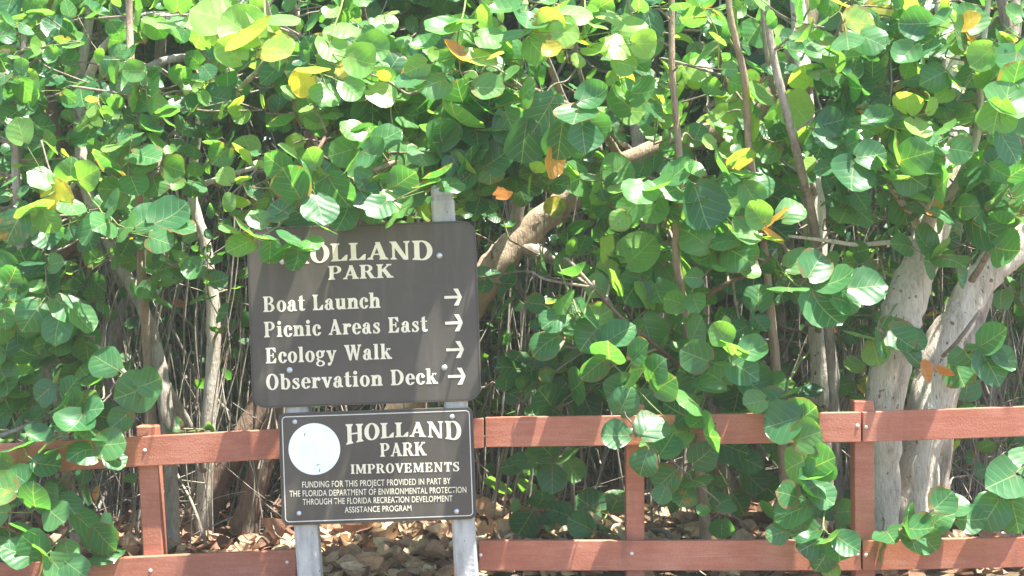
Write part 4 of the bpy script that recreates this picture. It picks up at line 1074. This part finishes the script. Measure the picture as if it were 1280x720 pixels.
# over the rails
tM.shoot([(1012, 440, .9), (985, 480, .1), (995, 540, -.18), (1010, 600, -.22), (1000, 660, -.2)], [(985, 492, 44, .25), (976, 528, 48, .3), (1006, 520, 46, .3), (1010, 545, 40, .62), (942, 503, 30, .6), (996, 580, 46, .55), (1030, 578, 44, .3), (1005, 612, 48, .3), (1022, 600, 44, .3), (988, 640, 46, .35), (985, 618, 34, .3), (970, 668, 28, .4), (1028, 618, 40, .35), (964, 500, 34, .35)], face=.22, tone=.3)
tM.shoot([(1036, 600, .9), (1030, 655, -.05), (1040, 672, -.12)], [(1016, 680, 38, .2), (1038, 676, 34, .6), (1028, 700, 34, .25), (1048, 690, 32, .3), (1038, 712, 22, .7), (1060, 680, 34, .15), (1005, 665, 34, .2)], face=.35)
tR.shoot([(1105, 650, .6), (1105, 668, .05), (1130, 665, -.1)], [(1130, 652, 46, .3), (1150, 660, 40, .3), (1112, 668, 40, .3), (1140, 680, 42, .25), (1160, 678, 34, .4), (1175, 648, 36, .3), (1100, 690, 24, .3), (1195, 632, 40, .25), (1215, 650, 36, .25), (1180, 625, 34, .3)], face=.3)
tX.shoot([(960, 680, .9), (900, 630, .2), (850, 585, -.08), (800, 545, -.16), (780, 515, -.2)], [(768, 543, 34, .3), (815, 532, 42, .2), (833, 556, 38, .2), (804, 578, 34, .25), (830, 600, 38, .3), (854, 622, 30, .4, .3, .4), (878, 640, 16, .6), (902, 662, 28, .4), (906, 625, 32, .3), (870, 600, 40, .15), (880, 570, 38, .15), (827, 620, 24, .3), (782, 500, 38, .3)], face=.25, tone=.25, green=False)
tX.shoot([(880, 560, 1.2), (885, 540, .15), (875, 525, -.1)], [(870, 528, 28, .35), (885, 535, 22, .3), (915, 560, 44, .2), (940, 600, 40, .2), (935, 575, 40, .2), (960, 610, 38, .2), (925, 630, 34, .25)], face=.35)
tX.shoot([(760, 640, 1.5), (752, 660, .6), (748, 668, .5)], [(752, 655, 46, .3), (725, 655, 34, .4), (700, 640, 34, .2), (735, 630, 38, .15), (770, 625, 36, .15)], face=.3)
tX.shoot([(720, 560, 1.8), (700, 572, .8), (690, 580, .6)], [(708, 572, 32, .6), (718, 590, 30, .5), (690, 600, 34, .2), (640, 580, 34, .15), (655, 575, 30, .4), (680, 560, 34, .15)], face=.4)

# ---------------- free shoots where the foliage is thick (0-9 per 80-pixel cell)
DENS = ["8867888996767766", "8755688998656766", "9866688887766776", "9887663358875555", "8755000268754433",
        "6522100368763222", "5532000334333112", "4211000011323012", "4100000001101222"]
TREE_NODES = [np.array([n[0] for n in t.nodes]) for t in TREES]
def owner(p):
    best, bd = None, 1e9
    for t, Q in zip(TREES, TREE_NODES):
        d = np.linalg.norm((Q - p) * np.array([1, .8, .8]), axis=1).min()
        if d < bd: best, bd = t, d
    return best
for r in range(-1, 9):
    for c in range(-2, 18):
        k = int(DENS[max(r, 0)][min(max(c, 0), 15)])
        n = RNG.poisson(k * 0.56)
        for _ in range(n):
            px, py = (c + RNG.random()) * 80, (r + RNG.random()) * 80
            Y = RNG.uniform(0.25, 1.9) if r > 1 else RNG.uniform(-0.15, 1.8)
            if RNG.random() < 0.5: Y = min(Y, RNG.uniform(0.2, 1.9))
            if 280 < px < 620 and 200 < py < 690: Y = max(Y, 0.5)
            if px > 1060 and 200 < py: Y = max(Y, 1.15)
            if 590 < px < 705 and 270 < py < 420 and RNG.random() < .85: Y = RNG.uniform(1.75, 2.2)
            if 690 < px < 1010 and 70 < py < 260 and RNG.random() < .7: Y = RNG.uniform(.3, 1.3)
            elif 290 < px < 830 and .4 < Y < 2.3 and RNG.random() < .8: Y = RNG.uniform(2.25, 2.8) if r >= 3 else RNG.uniform(-.15, .4)
            P = at(px, py, Y)
            if P[2] < 0.12: continue
            tone = RNG.choice([.15, .3, .45, .75], p=[.35, .35, .2, .1]) + (0.3 if r < 3 and RNG.random() < .5 else 0)  # upper rows get paler leaf colour to look sunlit
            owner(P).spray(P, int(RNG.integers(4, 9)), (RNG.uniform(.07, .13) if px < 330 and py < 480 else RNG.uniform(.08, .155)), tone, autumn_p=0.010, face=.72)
# the thickest masses again, nearer the front
for x0, x1, y0, y1, n, sa, sb, ya, yb in ((670, 960, 220, 500, 28, .13, .2, -.1, .5), (0, 270, 0, 330, 30, .09, .15, .0, .5), (0, 130, 330, 480, 10, .11, .16, -.05, .3),
                                          (960, 1290, 30, 260, 18, .12, .19, .0, .5), (430, 700, 60, 200, 16, .14, .2, -.2, .2), (620, 720, 300, 480, 8, .1, .16, .3, .8)):
    for _ in range(n):
        P = at(RNG.uniform(x0, x1), RNG.uniform(y0, y1), RNG.uniform(ya, yb))
        owner(P).spray(P, int(RNG.integers(5, 9)), RNG.uniform(sa, sb), RNG.choice([.1, .25, .4, .6]), autumn_p=0.008, face=.5)
# unseen sprays added above the view for shade, gaps left for the sun
for _ in range(190):
    x = RNG.uniform(-4.2, 4.2); y = RNG.uniform(0.9, 3.4); z = RNG.uniform(2.9, 4.2)
    if -1.6 < x < 1.3 and 0.4 < y < 2.7 and RNG.random() < 0.95: continue
    if 1.7 < x < 3.4 and y < 1.6: continue
    if y < -0.25 and RNG.random() < 0.5: continue
    P = np.array([x, y, z])
    owner(P).spray(P, int(RNG.integers(5, 9)), RNG.uniform(.15, .2), .4, autumn_p=0.03)
for t in TREES: t.done()

# ------------------------------------------------------------------ trunks deeper in the thicket
far_spots = [(60, 3.4, 18, -20), (135, 2.6, 22, 25), (330, 3.6, 30, -40), (430, 3.0, 20, 10), (610, 3.2, 22, 15), (690, 2.8, 16, -25),
             (745, 3.5, 34, 20), (800, 4.2, 26, -10), (930, 3.0, 30, 30), (985, 2.6, 20, -15), (1075, 3.2, 28, 10), (1235, 2.8, 24, -20), (525, 4.4, 30, 20), (210, 4.4, 34, 15), (870, 4.8, 34, 25), (1150, 4.6, 34, -25)]
far_lab = 'dim trunk standing deep in the shade of the thicket'
for px, Y, w, lean in far_spots:
    b = at(px, 640, Y); b[2] = 0
    root = tag(empty('shaded_tree', b), far_lab, 'tree', 'trunks deep in the thicket')
    s = PX(Y)
    rows = [[b[0] - lean * s * .6, Y, -0.06, w * s * .62]]
    for k, z in enumerate((0.5, 1.1, 1.8, 2.6, 3.6, 4.6)):
        rows.append([b[0] + lean * s * k * .8 + RNG.normal(0, .05), Y + RNG.normal(0, .08), z, w * s * (.5 - .055 * k)])
    acc = Acc(); P = smooth_path(rows, 6); tube(acc, P[:, :3], P[:, 3], 10, .12); acc.build('trunk', M_BARK_GREY if RNG.random() < .6 else M_BARK_BROWN, root, b)
    for sgn in (-1, 1):
        i = int(len(P) * RNG.uniform(.35, .6)); q = P[i]
        e = q[:3] + np.array([sgn * RNG.uniform(.4, .9), RNG.uniform(-.5, .3), RNG.uniform(.7, 1.4)])
        acc = Acc(); pp = smooth_path([q[:3], (q[:3] + e) / 2 + RNG.normal(0, .08, 3), e], 6); tube(acc, pp, np.linspace(q[3] * .55, .008, len(pp)), 7, .1)
        acc.build('branch', M_BARK_GREY, root, b)

# ------------------------------------------------------------------ dead wood on the ground
lg = at(655, 632, 2.2)
log = tag(empty('fallen_log', lg), 'dark fallen log lying on the dry leaves right of the sign', 'log')
acc = Acc(); pp = smooth_path([at(570, 634, 2.3), at(640, 633, 2.2), at(700, 632, 2.15), at(742, 628, 2.1)], 6); pp[:, 2] += RNG.normal(0, .006, len(pp))
tube(acc, pp, np.linspace(.062, .05, len(pp)), 10, .12); acc.build('trunk', simple_material('rotten_bark', (.02, .018, .016), (.06, .052, .045), 16, .9, .01), log, lg)
st = at(690, 625, 1.9)
stump = tag(empty('broken_stick', st), 'pale broken branch propped on the dark log', 'branch')
acc = Acc(); pp = smooth_path([at(672, 640, 1.9), at(682, 615, 1.9), at(698, 585, 1.95), at(712, 560, 2.0)], 5)
tube(acc, pp, np.linspace(.05, .024, len(pp)), 9, .15); acc.build('wood', M_BARK_PALE, stump, st)
for (a, b_, w, lab, mat) in (((641, 625), (664, 678), .028, 'grey flat stick leaning in front of the dark log', M_BARK_GREY), ((655, 640), (690, 690), .036, 'dark stub of wood lying beside the leaning grey stick', M_BARK_BROWN),
                             ((220, 590), (258, 682), .010, 'thin dead twig lying right of the left-hand fence post', M_DEADWOOD), ((815, 662), (842, 676), .016, 'short pale stick behind the bottom rail', M_DEADWOOD)):
    A, B = at(*a, 1.15), at(*b_, .95)
    rt = tag(empty('fallen_stick', B), lab, 'stick', 'sticks on the ground')
    acc = Acc(); pp = smooth_path([A, (A + B) / 2 + np.array([.01, 0, .02]), B], 5); tube(acc, pp, np.linspace(w * .8, w, len(pp)), 8, .15); acc.build('wood', mat, rt, B)

# ------------------------------------------------------------------ the tangle between and behind the trunks
def tangle():
    acc = Acc()
    for _ in range(4200):
        Y = RNG.uniform(1.9, 5.5); px = RNG.uniform(-250, 1530)
        d = PX(Y); x = (px - 640) * d
        z0 = RNG.uniform(-0.1, 2.6) if RNG.random() < .6 else -0.02
        lean = RNG.normal(0, .38, 2); ln = RNG.uniform(.4, 1.6)
        p0 = np.array([x, Y, z0]); p1 = p0 + np.array([lean[0], lean[1] * .6, 1.0]) * ln
        if RNG.random() < .25: p1 = p0 + np.array([RNG.normal(0, 1), RNG.normal(0, .4), RNG.normal(.2, .3)]) * ln * .7
        m = (p0 + p1) / 2 + RNG.normal(0, .07, 3) * ln
        r = RNG.uniform(.002, .006) if RNG.random() < .88 else RNG.uniform(.007, .018)
        tube(acc, smooth_path([p0, m, p1], 3), np.linspace(r, r * .6, 7), 4, cap=False)
    for _ in range(420):     # thin upright stems just behind the trunks
        Y = RNG.uniform(1.3, 3.0); px = RNG.uniform(-60, 1340); b = at(px, 640, Y); b[2] = -.03
        h = RNG.uniform(.9, 2.4); t = b + np.array([RNG.normal(0, .16) * h, RNG.normal(0, .1), h])
        r = RNG.uniform(.004, .009)
        tube(acc, smooth_path([b, b * .6 + t * .4 + RNG.normal(0, .04, 3), b * .25 + t * .75 + RNG.normal(0, .04, 3), t], 3), np.linspace(r, r * .6, 10), 5, cap=False)
    for _ in range(240):
        Y = RNG.uniform(1.1, 2.2); x = RNG.choice([RNG.uniform(-3.4, -1.1), RNG.uniform(.5, 3.6)])
        p0 = np.array([x, Y, RNG.uniform(-.03, .5)]); ln = RNG.uniform(.2, .7)
        p1 = p0 + np.array([RNG.normal(0, .6), RNG.normal(0, .3), RNG.uniform(.1, 1)]) * ln
        tube(acc, smooth_path([p0, (p0 + p1) / 2 + RNG.normal(0, .05, 3), p1], 3), np.linspace(.0045, .002, 7) * RNG.uniform(.7, 1.6), 4, cap=False)
    return tag(acc.build('twig_tangle', M_DEADWOOD, None), kind='stuff')
tangle()

def thicket_leaves(name, n, y0, y1, zmax, s0, s1, tpl, tonem, clump=10):
    recs = []
    while len(recs) < n:
        Y = RNG.uniform(y0, y1); px = RNG.uniform(-300, 1580)
        c = np.array([(px - 640) * PX(Y), Y, zmax * RNG.random() ** .8])
        if c[2] < .9 and RNG.random() < .45: continue
        tone0 = np.clip(RNG.normal(tonem, .2), 0, 1)
        for _ in range(clump):
            p = c + RNG.normal(0, .17, 3) 
            if p[2] < .05: continue
            mid = RNG.normal(0, 1, 3); nor = np.array([0, -.35, .7]) + RNG.normal(0, .6, 3)
            recs.append(leaf_rec(p, mid, nor, RNG.uniform(s0, s1), float(np.clip(tone0 + RNG.normal(0, .1), 0, 1)), 1.0 if RNG.random() < .02 else 0))
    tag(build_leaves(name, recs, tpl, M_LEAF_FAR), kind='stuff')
thicket_leaves('undergrowth_leaves', 9000, 1.8, 4.5, 2.9, .045, .10, TPL_LO, .4)
thicket_leaves('thicket_foliage', 7000, 3.0, 6.0, 3.6, .08, .16, TPL_LO, .3)
def shade_canopy():  # unseen leaves added above the view to shade the thicket interior
    recs = []
    while len(recs) < 15000:
        Y = RNG.uniform(1.9, 8.0); px = RNG.uniform(-300, 1580)
        c = np.array([(px - 640) * PX(Y), Y, CAM_H + .206 * (Y + CAM_D) + RNG.uniform(.0, 1.3)])
        for _ in range(14):
            recs.append(leaf_rec(c + RNG.normal(0, .2, 3), RNG.normal(0, 1, 3), np.array([0, -.2, .9]) + RNG.normal(0, .45, 3), RNG.uniform(.12, .2), None, 0))
    tag(build_leaves('shade_canopy_foliage', recs, TPL_LO, M_LEAF_FAR), kind='stuff')
shade_canopy()
thicket_leaves('far_wood_foliage', 20000, 6.0, 9.5, 5.2, .14, .24, TPL_LO, .3, 14)

# ------------------------------------------------------------------ thin even volume added to stand in for windscreen glare
def glare_veil():
    bm = bmesh.new(); bmesh.ops.create_cube(bm, size=1.0)
    bmesh.ops.scale(bm, vec=(340, 380, 9.0), verts=bm.verts); bmesh.ops.translate(bm, vec=(0, 25, 3.2), verts=bm.verts)
    m, nt = new_mat('glare_volume')
    v = N(nt, 'ShaderNodeVolumePrincipled'); v.inputs['Color'].default_value = (0.93, 0.97, 0.96, 1); v.inputs['Density'].default_value = GLARE_DENSITY
    o = N(nt, 'ShaderNodeOutputMaterial'); L(nt, v.outputs[0], o.inputs['Volume'])
    h = bm_obj('glare_veil', bm, m); tag(h, kind='stuff')
GLARE_DENSITY = 0.0016
glare_veil()
